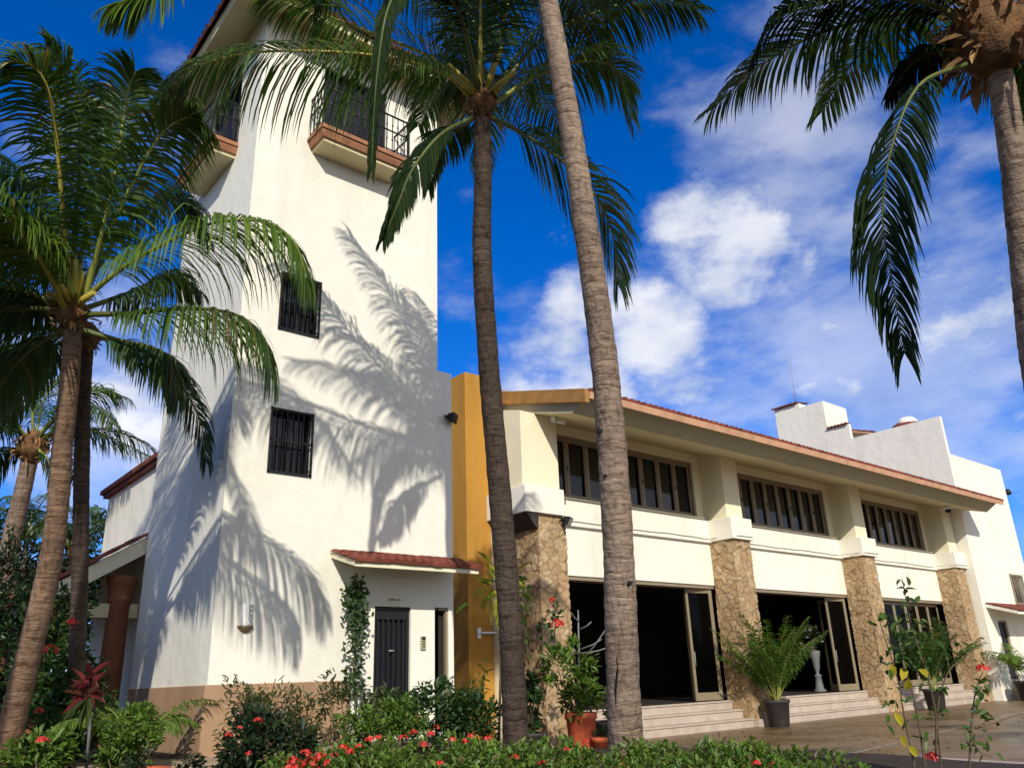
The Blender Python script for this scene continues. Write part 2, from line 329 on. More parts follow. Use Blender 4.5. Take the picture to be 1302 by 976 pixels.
tcb = t.nodes.new('ShaderNodeTexCoord'); t.links.new(tcb.outputs['Object'], bk.inputs['Vector'])
mk = t.nodes.new('ShaderNodeMix'); mk.data_type = 'RGBA'; mk.blend_type = 'MULTIPLY'; mk.inputs['Factor'].default_value = .8
t.links.new(mm.outputs[2], mk.inputs[6]); t.links.new(bk.outputs[0], mk.inputs[7]); t.links.new(mk.outputs[2], b_.inputs['Base Color'])
t.links.new(ramp(t, n.outputs[0], [(.35, (.22, .22, .22)), (.7, (.6, .6, .6))]), b_.inputs['Roughness'])
bump(t, b_, nv.outputs[0], .25, .01); M['plaza'] = m
sheet('plaza', [(8.7, 15.2), (12.9, 7.35), (10.2, -14), (70, -14), (70, 17.5), (8.7, 17.5)], M['plaza'], 0)
# garden bed: a low mound in front of the tower
def bedz(x, y):
    t_ = min(1, max(0, (y-8.8)/2.4)); return .36 + .30*t_*t_*(3-2*t_)*min(1, max(0, (9.5-x)/1.5)) + .06*noise.noise((x*.35, y*.35, 3)) + .03*noise.noise((x*1.7, y*1.7, 1))
EDGE = [(9.2, 15.6), (10.3, 12.6), (12.5, 7.4), (10.3, -12)]
def edgex(y):
    for (a, b) in zip(EDGE[1:], EDGE[:-1]):
        if a[1] <= y <= b[1]: return a[0] + (b[0]-a[0])*(y-a[1])/(b[1]-a[1])
    return 9.2 if y > 15 else 10.3
rows = []
for j in range(70):
    y = -12 + 37*j/69.; row = []
    xe = edgex(y); 
    for i in range(40):
        s = i/39.; x = -22 + (xe+22)*s**.8
        z = bedz(x, y)
        if s > .999: z = .0
        row.append((x, y, z))
    rows.append(row)
gb = MB(); gb.grid(rows); tag(gb.build('garden_soil', M['soil']), kind='structure')
pp = MB(); pp.grid([[(x, y, bedz(x, y)+.012) for x in [-2+.35*i for i in range(28)]] for y in (10.7, 11.0, 11.3, 11.6, 11.98)]); tag(pp.build('path', mat('sandy_path', (.42, .31, .21), .9, .25, 2, .3)), kind='structure')
kb = MB()
kp = [Vector((x+.06, y, .16)) for x, y in EDGE]
for a, b in zip(kp[:-1], kp[1:]):
    d = (b-a).normalized(); nn = Vector((-d.y, d.x, 0))*.09
    kb.hexa([a-nn-Vector((0,0,.16)), a+nn-Vector((0,0,.16)), b+nn-Vector((0,0,.16)), b-nn-Vector((0,0,.16))], [a-nn+Vector((0,0,.12)), a+nn+Vector((0,0,.12)), b+nn+Vector((0,0,.12)), b-nn+Vector((0,0,.12))])
tag(kb.build('kerb', M['step']), kind='structure')
lb = MB(); A = Vector((12.7, 8.27, .004)); B = Vector((40, 12.35, .004)); nn = Vector((-.148, .989, 0))*.02
lb.poly([A-nn, B-nn, B+nn, A+nn]); tag(lb.build('painted_line', mat('worn_white_paint', (.46, .44, .40), .7, .35, 3)), kind='structure')

# ------------------------------------------------------------------ building helpers
def wallY(mb, y, x0, x1, z0, z1, holes, rev=.18, m=0):
    """wall facing -Y with openings (x0,x1,z0,z1) and reveals going back"""
    xs = sorted({x0, x1, *[v for h in holes for v in h[:2]]}); zs = sorted({z0, z1, *[v for h in holes for v in h[2:]]})
    for a, b in zip(xs[:-1], xs[1:]):
        for c, d in zip(zs[:-1], zs[1:]):
            cx, cz = (a+b)/2, (c+d)/2
            if any(h[0] < cx < h[1] and h[2] < cz < h[3] for h in holes): continue
            mb.poly([(a, y, c), (b, y, c), (b, y, d), (a, y, d)], m)
    for (a, b, c, d) in holes:
        e = y+rev
        mb.poly([(a, y, c), (a, y, d), (a, e, d), (a, e, c)], m); mb.poly([(b, y, c), (b, e, c), (b, e, d), (b, y, d)], m)
        mb.poly([(a, y, d), (b, y, d), (b, e, d), (a, e, d)], m); mb.poly([(a, y, c), (a, e, c), (b, e, c), (b, y, c)], m)
def wallX(mb, x, y0, y1, z0, z1, holes, rev=.18, m=0):
    """wall facing -X"""
    ys = sorted({y0, y1, *[v for h in holes for v in h[:2]]}); zs = sorted({z0, z1, *[v for h in holes for v in h[2:]]})
    for a, b in zip(ys[:-1], ys[1:]):
        for c, d in zip(zs[:-1], zs[1:]):
            cy, cz = (a+b)/2, (c+d)/2
            if any(h[0] < cy < h[1] and h[2] < cz < h[3] for h in holes): continue
            mb.poly([(x, b, c), (x, a, c), (x, a, d), (x, b, d)], m)
    for (a, b, c, d) in holes:
        e = x+rev
        mb.poly([(x, a, c), (x, a, d), (e, a, d), (e, a, c)], m); mb.poly([(x, b, c), (e, b, c), (e, b, d), (x, b, d)], m)
        mb.poly([(x, a, d), (x, b, d), (e, b, d), (e, a, d)], m); mb.poly([(x, a, c), (e, a, c), (e, b, c), (x, b, c)], m)
def tiles(mb, P, along, length, slope, slen, pitch=.21, row=.36, h=.055, taper=None, m=0):
    P, along, slope = Vector(P), Vector(along).normalized(), Vector(slope).normalized()
    nrm = along.cross(slope).normalized()
    if nrm.z < 0: nrm = -nrm
    nt_ = max(1, round(length/pitch)); na = nt_*6; nr = max(1, round(slen/row)); rows = []
    jit = [random.uniform(-.012, .012) for _ in range(nt_+1)]
    def line(s, lift, flat=None):
        out = []
        for i in range(na+1):
            u = i/na; a = u*length
            if taper: a = s*taper[0] + u*(length - s*(taper[0]+taper[1]))
            ph = (i % 6)/6.
            hh = h*abs(math.sin(math.pi*ph))**.8 + lift + jit[min(i//6, nt_)]*.3
            if flat is not None: hh = flat
            out.append(P + along*a + slope*(s + jit[min(i//6, nt_)]) + nrm*hh)
        return out
    rows.append(line(0, 0, -.012))
    for k in range(nr):
        rows.append(line(slen*k/nr, .028)); rows.append(line(slen*(k+1)/nr - .002, .0))
    mb.grid(rows, m, False)
def bars(mb, pts0, pts1, n, r, m=0):
    for k in range(n):
        u = (k+.5)/n; a = Vector(pts0[0]).lerp(Vector(pts0[1]), u); b = Vector(pts1[0]).lerp(Vector(pts1[1]), u); mb.tube([a, b], r, 6, m)
def frameY(mb, y, x0, x1, z0, z1, w, d, m=0):
    mb.box((x0, y, z0), (x0+w, y+d, z1), m); mb.box((x1-w, y, z0), (x1, y+d, z1), m)
    mb.box((x0+w, y, z0), (x1-w, y+d, z0+w), m); mb.box((x0+w, y, z1-w), (x1-w, y+d, z1), m)

# ------------------------------------------------------------------ TOWER
TX0, TX1, TY0, TY1, TZ = 4.38, 8.30, 12.0, 15.66, 13.72
tw = tag(empty('tower', (TX0, TY0, 0)), 'tall white stucco tower with barred windows, two balconies and a tiled hip roof', 'tower')
W1 = (5.03, 5.78, 7.2, 8.29); W2 = (5.02, 5.77, 4.72, 5.81)
D1 = (7.04, 7.74, .74, 2.72); D2 = (8.23, 8.52, .74, 2.73)
BD = (5.62, 7.05, 11.22, 13.05)
wb = MB()
wallY(wb, TY0, TX0, TX1, 0, TZ, [W1, W2, D1, BD, (8.23, 8.30, .74, 2.73)])
LB = (13.02, 14.62, 11.2, 13.0)
wallX(wb, TX0, TY0, TY1, 0, TZ, [LB])
wb.poly([(TX1, TY0, 7.16), (TX1, TY1, 7.16), (TX1, TY1, TZ), (TX1, TY0, TZ)])
wb.poly([(TX1, TY1, 0), (TX0, TY1, 0), (TX0, TY1, TZ), (TX1, TY1, TZ)])
# the lower wing of the wall right of the tower
wallY(wb, TY0, TX1, 8.63, 0, 7.16, [(8.30, 8.52, .74, 2.73)])
wb.poly([(TX1, TY0, 7.16), (8.63, TY0, 7.16), (8.63, TY1, 7.16), (TX1, TY1, 7.16)]); wb.poly([(8.63, TY0, 0), (8.63, TY1, 0), (8.63, TY1, 7.16), (8.63, TY0, 7.16)])
twall = wb.build('wall', M['white'], tw)
pb = MB()
zpl = 1.58
pb.box((TX0-.03, TY0-.03, 0), (6.62, TY0-.002, zpl)); pb.box((TX0-.03, TY0, 0), (TX0-.002, TY1, zpl))
pb.build('plinth', M['plinth'], tw, .012)
def barred_window(name, par, y, x0, x1, z0, z1, nb=7):
    b = MB(); b.poly([(x0, y+.17, z0), (x1, y+.17, z0), (x1, y+.17, z1), (x0, y+.17, z1)]); wn = b.build(name, M['glass'], par)
    f = MB(); frameY(f, y+.10, x0, x1, z0, z1, .045, .05); f.box(((x0+x1)/2-.02, y+.105, z0+.045), ((x0+x1)/2+.02, y+.145, z1-.045)); f.build('frame', M['iron'], wn)
    g = MB(); yb = y-.02
    bars(g, ((x0+.03, yb, z0+.01), (x1-.03, yb, z0+.01)), ((x0+.03, yb, z1-.01), (x1-.03, yb, z1-.01)), nb, .011)
    for z in (z0+.02, (z0+z1)/2, z1-.02): g.box((x0, yb-.012, z-.016), (x1, yb+.012, z+.016))
    for x in (x0+.012, x1-.012): g.box((x-.016, yb-.012, z0), (x+.016, yb+.012, z1))
    for x in (x0+.02, x1-.02):
        for z in (z0+.1, z1-.1): g.box((x-.012, yb, z-.012), (x+.012, y+.03, z+.012))
    g.build('window_bars', M['bar'], wn); return wn
barred_window('window', tw, TY0, *W1); barred_window('window', tw, TY0, *W2)
# doors of the ground floor
b = MB(); b.box((D1[0], TY0+.12, D1[2]), (D1[1], TY0+.17, D1[3])); d1 = b.build('door', M['door'], tw)
f = MB(); frameY(f, TY0+.05, D1[0], D1[1], D1[2], D1[3], .06, .06)
for k in range(6):
    x = D1[0]+.1+k*.1; f.box((x-.017, TY0+.06, D1[2]+.06), (x+.017, TY0+.1, D1[3]-.12))
f.box((D1[0]+.06, TY0+.055, D1[3]-.2), (D1[1]-.06, TY0+.105, D1[3]-.06)); f.build('door_bars', M['bar'], d1)
h = MB(); h.tube([(D1[0]+.30, TY0+.03, 2.02), (D1[0]+.40, TY0+.03, 2.02)], .012, 8); h.build('handle', M['grey'], d1)
b = MB(); b.box((D2[0], TY0+.13, D2[2]), (D2[1], TY0+.17, D2[3])); d2 = b.build('door', M['dark'], tw); plabel(d2, 'narrow black door beside the ochre wall')
f = MB(); f.box((D2[1]-.045, TY0+.03, D2[2]), (D2[1], TY0+.09, D2[3])); f.box((D2[0], TY0+.03, D2[3]-.05), (D2[1]-.045, TY0+.09, D2[3])); f.build('frame', M['alu'], d2)
# balconies
def balcony(name, par, org, ux, uy, width, depth, zt, label):
    """org: wall point of the left end; ux along the wall, uy outwards"""
    org, ux, uy = Vector(org), Vector(ux), Vector(uy); Z = Vector((0, 0, 1))
    def P(a, o, z): return org + ux*a + uy*o + Z*z
    def ring(i, z): return [P(i, 0, z), P(i, depth-i, z), P(width-i, depth-i, z), P(width-i, 0, z)]
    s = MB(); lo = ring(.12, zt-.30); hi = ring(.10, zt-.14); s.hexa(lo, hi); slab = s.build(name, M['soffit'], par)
    mo = MB()
    for (i0, i1, z0, z1) in ((.07, .03, zt-.235, zt-.14), (.03, .03, zt-.14, zt-.10), (0, 0, zt-.10, zt-.03), (.02, .02, zt-.03, zt)): mo.hexa(ring(i0, z0), ring(i1, z1))
    mo.build('moulding', M['copper'], slab)
    r = MB(); q = .05
    top = zt+.86; pts = [P(q, .01, 0), P(q, depth-q, 0), P(width-q, depth-q, 0), P(width-q, .01, 0)]
    for a, b in zip(pts[:-1], pts[1:]):
        ln = (b-a).length; nb = max(3, round(ln/.125)); a = a.copy(); b = b.copy()
        for zz, rr in ((zt+.06, .012), (zt+.50, .018), (top, .022)): r.tube([a+Z*zz, b+Z*zz], rr, 6)
        for k in range(nb+1):
            u = k/nb; p = a.lerp(b, u); r.tube([p+Z*zt, p+Z*(zt+.62), p+Z*top], [.009, .011, .009], 6)
            if 0 < k < nb:
                r.tube([p+Z*(zt+.60), p+Z*(zt+.64), p+Z*(zt+.68)], [.009, .02, .009], 6); r.tube([p+Z*(zt+.26), p+Z*(zt+.30), p+Z*(zt+.34)], [.009, .02, .009], 6)
    for p in pts[1:3]: r.box(p+Vector((-.022, -.022, zt)), p+Vector((.022, .022, top+.02)))
    r.build('railing', M['iron'], slab); plabel(slab, label); return slab
balcony('balcony', tw, (5.34, TY0, 0), (1, 0, 0), (0, -1, 0), 1.94, .60, 11.22, 'balcony on the front of the tower')
balcony('balcony', tw, (TX0, 14.76, 0), (0, -1, 0), (-1, 0, 0), 1.86, .54, 11.22, 'balcony on the left side of the tower')
b = MB(); b.box((BD[0], TY0+.12, BD[2]), (BD[1], TY0+.17, BD[3])); bd = b.build('balcony_door', M['door'], tw)
f = MB(); frameY(f, TY0+.06, BD[0], BD[1], BD[2], BD[3], .05, .06)
for x in (BD[0]+.47, BD[0]+.95): f.box((x-.03, TY0+.06, BD[2]), (x+.03, TY0+.12, BD[3]-.05))
f.build('frame', M['bar'], bd)
b = MB(); b.box((TX0+.12, LB[0], LB[2]), (TX0+.17, LB[1], LB[3])); bd2 = b.build('balcony_door', M['door'], tw)
f = MB()
for y in (LB[0]+.025, LB[0]+.55, LB[0]+1.05, LB[1]-.025): f.box((TX0+.06, y-.025, LB[2]), (TX0+.12, y+.025, LB[3]))
f.box((TX0+.06, LB[0], LB[3]-.05), (TX0+.12, LB[1], LB[3])); f.build('frame', M['bar'], bd2)
# hip roof
def hip(name, par, x0, x1, y0, y1, zw, ov, drop, rise, mt):
    a0, a1, b0, b1 = x0-ov, x1+ov, y0-ov, y1+ov; ze = zw-drop
    s = MB(); inn = [(x0, y0, zw), (x1, y0, zw), (x1, y1, zw), (x0, y1, zw)]; outr = [(a0, b0, ze), (a1, b0, ze), (a1, b1, ze), (a0, b1, ze)]
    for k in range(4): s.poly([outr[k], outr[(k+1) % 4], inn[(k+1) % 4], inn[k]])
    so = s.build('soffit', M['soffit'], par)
    f = MB(); o2 = [(a0-.04, b0-.04, ze+.16), (a1+.04, b0-.04, ze+.16), (a1+.04, b1+.04, ze+.16), (a0-.04, b1+.04, ze+.16)]
    for k in range(4): f.poly([outr[k], outr[(k+1) % 4], o2[(k+1) % 4], o2[k]])
    f.build('fascia', M['soffit'], so)
    ap = Vector(((x0+x1)/2, (y0+y1)/2, ze+.17+rise)); t = MB(); c = [Vector((a0-.12, b0-.12, ze+.15)), Vector((a1+.12, b0-.12, ze+.15)), Vector((a1+.12, b1+.12, ze+.15)), Vector((a0-.12, b1+.12, ze+.15))]
    for k in range(4):
        p, q = c[k], c[(k+1) % 4]; mid = (p+q)/2; sl = ap-mid; n_ = sl.length
        tiles(t, p, q-p, (q-p).length, sl, n_, taper=((q-p).length/2/n_, (q-p).length/2/n_))
        t.tube([p+Vector((0, 0, .05)), p.lerp(ap, .5)+Vector((0, 0, .06)), ap+Vector((0, 0, .07))], .1, 8)
    t.build(name, mt, par)
hip('roof', tw, TX0, TX1, TY0, TY1, TZ, .66, .30, 1.35, M['tiledark'])
# door canopy
cn = MB(); cx0, cx1, cy0, cyw, zf, zw_ = 6.20, 8.60, 11.2, TY0, 3.22, 3.46
cn.hexa([(cx0, cy0, zf), (cx1, cy0, zf), (cx1, cyw-.003, zw_-.01), (cx0, cyw-.003, zw_-.01)], [(cx0, cy0, zf+.10), (cx1, cy0, zf+.10), (cx1, cyw-.003, zw_+.09), (cx0, cyw-.003, zw_+.09)])
can = cn.build('canopy', M['cream'], tw, .01)
t = MB(); tiles(t, (cx0-.04, cy0-.05, zf+.09), (1, 0, 0), cx1-cx0+.1, (0, .8, .24), .86, .165, .29, .045); t.build('canopy_tiles', M['tile'], can)

# things fixed to the tower
b = MB(); c = Vector((4.86, TY0, 2.50)); prof = [(.035, -.20), (.075, -.17), (.115, -.13)]
lm = empty('wall_lamp', (4.86, TY0, 2.32)); tag(lm, 'white ceramic half-round wall lamp low on the tower', 'lamp')
def half(mb, c, prof, n=16, m=0):
    rows = []
    for r, z in prof: rows.append([c+Vector((r*math.cos(math.pi+math.pi*j/n), r*.9*math.sin(math.pi+math.pi*j/n)-.003, z)) for j in range(n+1)])
    mb.grid(rows, m)
b = MB(); half(b, c, [(.10, -.12), (.11, -.08), (.10, .0), (.10, .10), (.095, .19)]); b.build('shade', M['ceramic'], lm)
b = MB(); half(b, c, [(.02, -.22), (.06, -.20), (.105, -.16), (.125, -.125), (.10, -.118)]); b.build('base', M['ceramicb'], lm)
b = MB()
for k in range(4):
    zc = .13-k*.075; a0 = 1.62*math.pi
    pts = []
    for j in range(13):
        th = 2*math.pi*j/12*.85+k; a = a0+.32*math.cos(th); r = .104
        pts.append(c+Vector((r*math.cos(a), r*.9*math.sin(a)-.006, zc+.034*math.sin(th))))
    b.tube(pts, .006, 5)
b.build('scrollwork', M['grey'], lm)
b = MB(); b.box((7.93, TY0-.035, 2.03), (8.03, TY0-.001, 2.25)); ic = b.build('intercom', mat('beige_plastic', (.35, .33, .2), .5), None, .008); tag(ic, 'small beige intercom box between the two tower doors', 'intercom')
b = MB()
for k in range(3):
    for q in range(2): b.box((7.955+q*.03, TY0-.04, 2.07+k*.04), (7.975+q*.03, TY0-.034, 2.09+k*.04))
b.box((7.945, TY0-.04, 2.19), (8.015, TY0-.034, 2.235)); b.build('keypad', M['bar'], ic)
b = MB(); b.box((7.28, TY0-.012, 2.80), (7.53, TY0-.001, 2.865)); sg = b.build('door_plate', M['cream'], None); tag(sg, 'tiny lettered name plate above the barred tower door', 'sign')
b = MB(); x = 7.295
for wd in (.022, .03, .024, .028, .022, 0, .034, .02):
    if wd: b.box((x, TY0-.016, 2.818), (x+wd*.8, TY0-.0125, 2.848))
    x += max(wd, .02)+.004
b.build('lettering', M['ceramicb'], sg)
def floodlight(loc, aim, label, s=1):
    e = tag(empty('floodlight', loc), label, 'floodlight'); p = Vector(loc); a = Vector(aim).normalized(); sd = a.cross(Vector((0, 0, 1))).normalized(); up = sd.cross(a)
    b = MB(); q = [p+a*.16*s+sd*x*.11*s+up*y*.08*s for x, y in ((-1, -1), (1, -1), (1, 1), (-1, 1))]; q2 = [p+a*.04*s+sd*x*.07*s+up*y*.05*s for x, y in ((-1, -1), (1, -1), (1, 1), (-1, 1))]
    b.hexa(q2, q); b.build('housing', M['bar'], e, .006)
    b = MB(); q3 = [p+a*.163*s+sd*x*.09*s+up*y*.065*s for x, y in ((-1, -1), (1, -1), (1, 1), (-1, 1))]; b.poly(q3); b.build('lens', M['glass'], e)
    b = MB(); b.tube([p, p+a*.06*s-up*.02*s], .02*s, 8); b.tube([p-sd*.12*s+a*.09*s, p-sd*.1*s, p+sd*.1*s, p+sd*.12*s+a*.09*s], .012*s, 6); b.build('bracket', M['iron'], e)
    return e
floodlight((8.50, TY0-.01, 6.25), (.55, -.8, -.25), 'black floodlight high on the tower wall beside the ochre wall', 1.15)

# ------------------------------------------------------------------ left wing and porch
wg = tag(empty('side_wing', (4.5, TY1, 0)), 'lower white wing behind the tower with a dark tiled coping', 'building')
b = MB(); b.box((4.5, TY1+.01, 0), (8.2, 19.4, 5.62)); b.build('wall', M['white'], wg)
b = MB(); b.box((4.4, TY1+.01, 5.62), (8.2, 19.52, 5.70)); b.box((4.34, TY1+.01, 5.70), (8.2, 19.58, 5.80)); b.build('coping', M['tiledark'], wg, .01)
po = tag(empty('porch', (3.0, 16, 0)), 'lean-to porch with sloping red tiled roof on terracotta columns left of the tower', 'porch')
sl = .64; py0, py1 = 15.70, 20.5
def zr(x): return 4.19 - (4.34-x)*sl
b = MB(); b.hexa([(2.55, py0, zr(2.55)-.33), (4.45, py0, zr(4.45)-.33), (4.45, py0+.10, zr(4.45)-.33), (2.55, py0+.10, zr(2.55)-.33)], [(2.55, py0, zr(2.55)-.02), (4.45, py0, zr(4.45)-.02), (4.45, py0+.10, zr(4.45)-.02), (2.55, py0+.10, zr(2.55)-.02)])
b.build('rake_board', M['cream'], po, .008)
b = MB(); b.hexa([(2.6, py0+.11, zr(2.6)-.22), (4.45, py0+.11, zr(4.45)-.22), (4.45, py1, zr(4.45)-.22), (2.6, py1, zr(2.6)-.22)], [(2.6, py0+.11, zr(2.6)-.03), (4.45, py0+.11, zr(4.45)-.03), (4.45, py1, zr(4.45)-.03), (2.6, py1, zr(2.6)-.03)])
b.build('ceiling', M['soffit'], po)
b = MB(); d = Vector((4.45-2.45, 0, zr(4.45)-zr(2.45))); tiles(b, (2.45, py1, zr(2.45)), (0, -1, 0), py1-py0+.05, d, d.length); b.build('roof_tiles', M['tile'], po)
b = MB(); b.box((2.75, py0+.25, 2.78), (4.44, py0+.55, 3.02)); b.build('beam', M['soffit'], po)
def pcol(x, y):
    b = MB(); b.lathe((x, y, 0), [(.23, .3), (.23, .55), (.195, .6), (.19, 2.2), (.175, 3.0), (.205, 3.06), (.205, 3.14), (.18, 3.16), (.23, 3.34), (.26, 3.40), (.26, 3.5)], 28); return b.build('column', M['terracol'], po)
pcol(4.12, 16.0); pcol(3.0, 16.05); pcol(2.95, 20.0)

# ------------------------------------------------------------------ HALL
hall = tag(empty('hall', (13, 15, 0)), 'long cream event hall with fieldstone columns, overhanging roof and three open bays', 'building')
CR = [14.22, 22.2, 30.16, 38.07]; CW = .95
FL = .72
def zs(y): return 7.65 + (y-13.55)*.27
HX0, HX1 = 12.95, 38.12
wn_holes = [(14.55, 21.0, 6.12, 7.96), (22.78, 29.0, 6.12, 7.96), (30.9, 37.0, 6.12, 7.96)]
b = MB(); wallY(b, 15.85, HX0, HX1, 6.05, 8.26, wn_holes, .14)
b.poly([(HX0, 26, 0), (HX0, 15.85, 0), (HX0, 15.85, 8.2), (HX0, 26, 10.9)]); b.poly([(HX1, 15.7, 0), (HX1, 26, 0), (HX1, 26, 10.9), (HX1, 15.7, 8.2)])
b.poly([(HX1, 26, 0), (HX0, 26, 0), (HX0, 26, 10.9), (HX1, 26, 10.9)])
hw = b.build('wall', M['cream'], hall)
b = MB()
for k in range(3):
    x0, x1 = CR[k], CR[k+1]-CW
    b.box((x0, 15.64, 5.40), (x1, 16.2, 6.05))
b.build('sill_band', M['white'], hall, .01)
b = MB()
for k in range(3):
    x0, x1 = CR[k]+.001, CR[k+1]-CW-.001
    b.box((x0, 15.58, 5.33), (x1, 16.1, 5.397))
b.build('ledge', M['white'], hall, .012)
b = MB()
for k in range(3):
    x0, x1 = CR[k]+.002, CR[k+1]-CW-.002
    b.box((x0, 15.68, 4.03), (x1, 16.1, 5.327))
b.build('lintel_panel', M['white'], hall, .006)
b = MB()
for k in range(3):
    x0, x1 = CR[k]+.004, CR[k+1]-CW-.004
    b.box((x0, 15.72, 3.93), (x1, 16.08, 4.027))
b.build('door_head', M['alud'], hall)
# columns
def stone_at(p):
    q = Vector(p); q = q + Vector((noise.noise(q*2.6), noise.noise(q*2.6+Vector((7, 3, 1))), noise.noise(q*2.6+Vector((1, 9, 4)))))*.10
    q = Vector((q.x*3.9, q.y*3.9, q.z*5.0)); d, pts = noise.voronoi(q); e = d[1]-d[0]
    return e, noise.cell(pts[0]*7.3), 1-math.exp(-e*16)
def column(xr, w_, y1):
    x0 = xr-w_; y0 = 14.85; H = 5.36; n = 200; s = MB(); cols_ = []
    def face(fn, na, nrm, e0, e1):
        rows = []
        for j in range(n+1):
            z = H*j/n; row = []
            for i in range(na+1):
                u = i/na; p = Vector(fn(u, z)); e, c, h = stone_at(p); d = .024*h + .010*(c-.5) + .008*noise.noise(p*11) - .015
                nn = Vector(nrm) + (Vector(e0) if i == 0 else Vector()) + (Vector(e1) if i == na else Vector())
                row.append(p + nn*d); cols_.append((c, min(1, e/.09), 0, 1))
            rows.append(row)
        s.grid(rows, 0, True)
    na = 36; nb = round(36*(y1-y0)/.95)
    face(lambda u, z: (x0+w_*u, y0, z), na, (0, -1, 0), (-1, 0, 0), (1, 0, 0))
    face(lambda u, z: (x0, y1+(y0-y1)*u, z), nb, (-1, 0, 0), (0, 0, 0), (0, -1, 0))
    face(lambda u, z: (xr, y0+(y1-y0)*u, z), nb, (1, 0, 0), (0, -1, 0), (0, 0, 0))
    c = s.build('stone_column', M['stone'], hall)
    at_ = c.data.color_attributes.new('stone', 'FLOAT_COLOR', 'POINT'); at_.data.foreach_set('color', [v for q in cols_ for v in q])
    return c
cols = [column(CR[0], .95, 16.3)] + [column(x, CW, 15.7) for x in CR[1:]]
for k, x in enumerate(CR):
    xl = x-CW-.06 if k else 12.8; yb = 15.66 if k else 16.3; xr = x+.08 if k else x-.1
    b = MB(); b.box((xl, 14.74, 5.36), (xr, yb, 6.03)); b.build('corner_block', M['white'], hall, .014)
    xl2 = x-.86 if k else 12.93
    p = MB(); p.hexa([(xl2, 14.97, 6.03), (x-.03, 14.97, 6.03), (x-.03, 15.849, 6.03), (xl2, 15.849 if k else 16.3, 6.03)], [(xl2, 14.97, zs(14.97)), (x-.03, 14.97, zs(14.97)), (x-.03, 15.849, zs(15.849)), (xl2, 15.849 if k else 16.3, zs(15.849 if k else 16.3))])
    p.build('pier', M['cream'], hall, .008)
b = MB(); b.hexa([(13.20, 14.83, 5.0), (13.262, 14.83, 5.0), (13.262, 16.25, 5.0), (13.20, 16.25, 5.0)], [(12.84, 14.78, 5.355), (13.262, 14.78, 5.355), (13.262, 16.28, 5.355), (12.84, 16.28, 5.355)]); b.build('corbel', M['blackpot'], hall)
# upper windows
for wi, (x0, x1, z0, z1) in enumerate(wn_holes):
    g = MB(); y = 15.95; 
    for k in range(8):
        a, c = x0+(x1-x0)*k/8, x0+(x1-x0)*(k+1)/8; tq = [random.uniform(-.018, .018) for _ in range(3)]
        g.poly([(a, y+.035+tq[0], z0), (c, y+.035+tq[1], z0), (c, y+.035+tq[2], z1), (a, y+.035+tq[0]+tq[2]-tq[1], z1)])
    wn = g.build('window', M['glass'], hall)
    f = MB(); frameY(f, y-.07, x0, x1, z0, z1, .09, .09); n_ = 8; wp = (x1-x0-.18)/n_
    for k in range(1, n_): f.box((x0+.09+wp*k-.035, y-.05, z0+.09), (x0+.09+wp*k+.035, y+.02, z1-.09))
    for k in range(n_):
        a = x0+.09+wp*k+.035; c = a+wp-.07
        for (p, q) in (((a, z0+.09), (a+.06, z1-.09)), ((c-.06, z0+.09), (c, z1-.09)), ((a+.06, z0+.09), (c-.06, z0+.17)), ((a+.06, z1-.17), (c-.06, z1-.09))):
            f.box((p[0], y-.035, p[1]), (q[0], y+.012, q[1]))
    f.build('frame', M['alud'], wn)
    s = MB(); s.box((x0-.03, 15.60, z0-.055), (x1+.03, 15.88, z0-.002)); s.build('sill', M['cream'], wn)
    h = MB()
    for k in range(1, n_, 2): h.box((x0+.09+wp*k-.015, y-.075, z0+.85), (x0+.09+wp*k+.015, y-.052, z0+.97))
    h.build('latch', M['iron'], wn)
# floor, interior, steps
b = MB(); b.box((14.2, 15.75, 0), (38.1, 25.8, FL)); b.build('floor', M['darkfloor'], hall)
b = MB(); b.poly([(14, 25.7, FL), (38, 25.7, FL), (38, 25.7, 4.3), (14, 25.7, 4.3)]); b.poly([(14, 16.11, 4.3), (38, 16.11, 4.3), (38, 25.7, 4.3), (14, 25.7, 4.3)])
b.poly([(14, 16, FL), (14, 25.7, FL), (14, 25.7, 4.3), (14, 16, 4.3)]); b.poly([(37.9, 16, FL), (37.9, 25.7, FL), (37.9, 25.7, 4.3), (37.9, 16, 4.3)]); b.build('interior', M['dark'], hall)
for k in range(3):
    b = MB(); x0, x1 = CR[k]+.01, CR[k+1]-CW-.01
    for i in range(3):
        y = 14.86+i*.34; b.box((x0, y, .24*i), (x1, 15.749, .24*(i+1)-.045)); b.box((x0, y-.03, .24*(i+1)-.045), (x1, 15.749, .24*(i+1)-.001*(i == 2)))
    if k == 0: b.box((CR[1]-CW-.012, 14.70, 0), (CR[1]-.55, 14.845, .20))
    b.build('steps', M['step'], hall, .008)
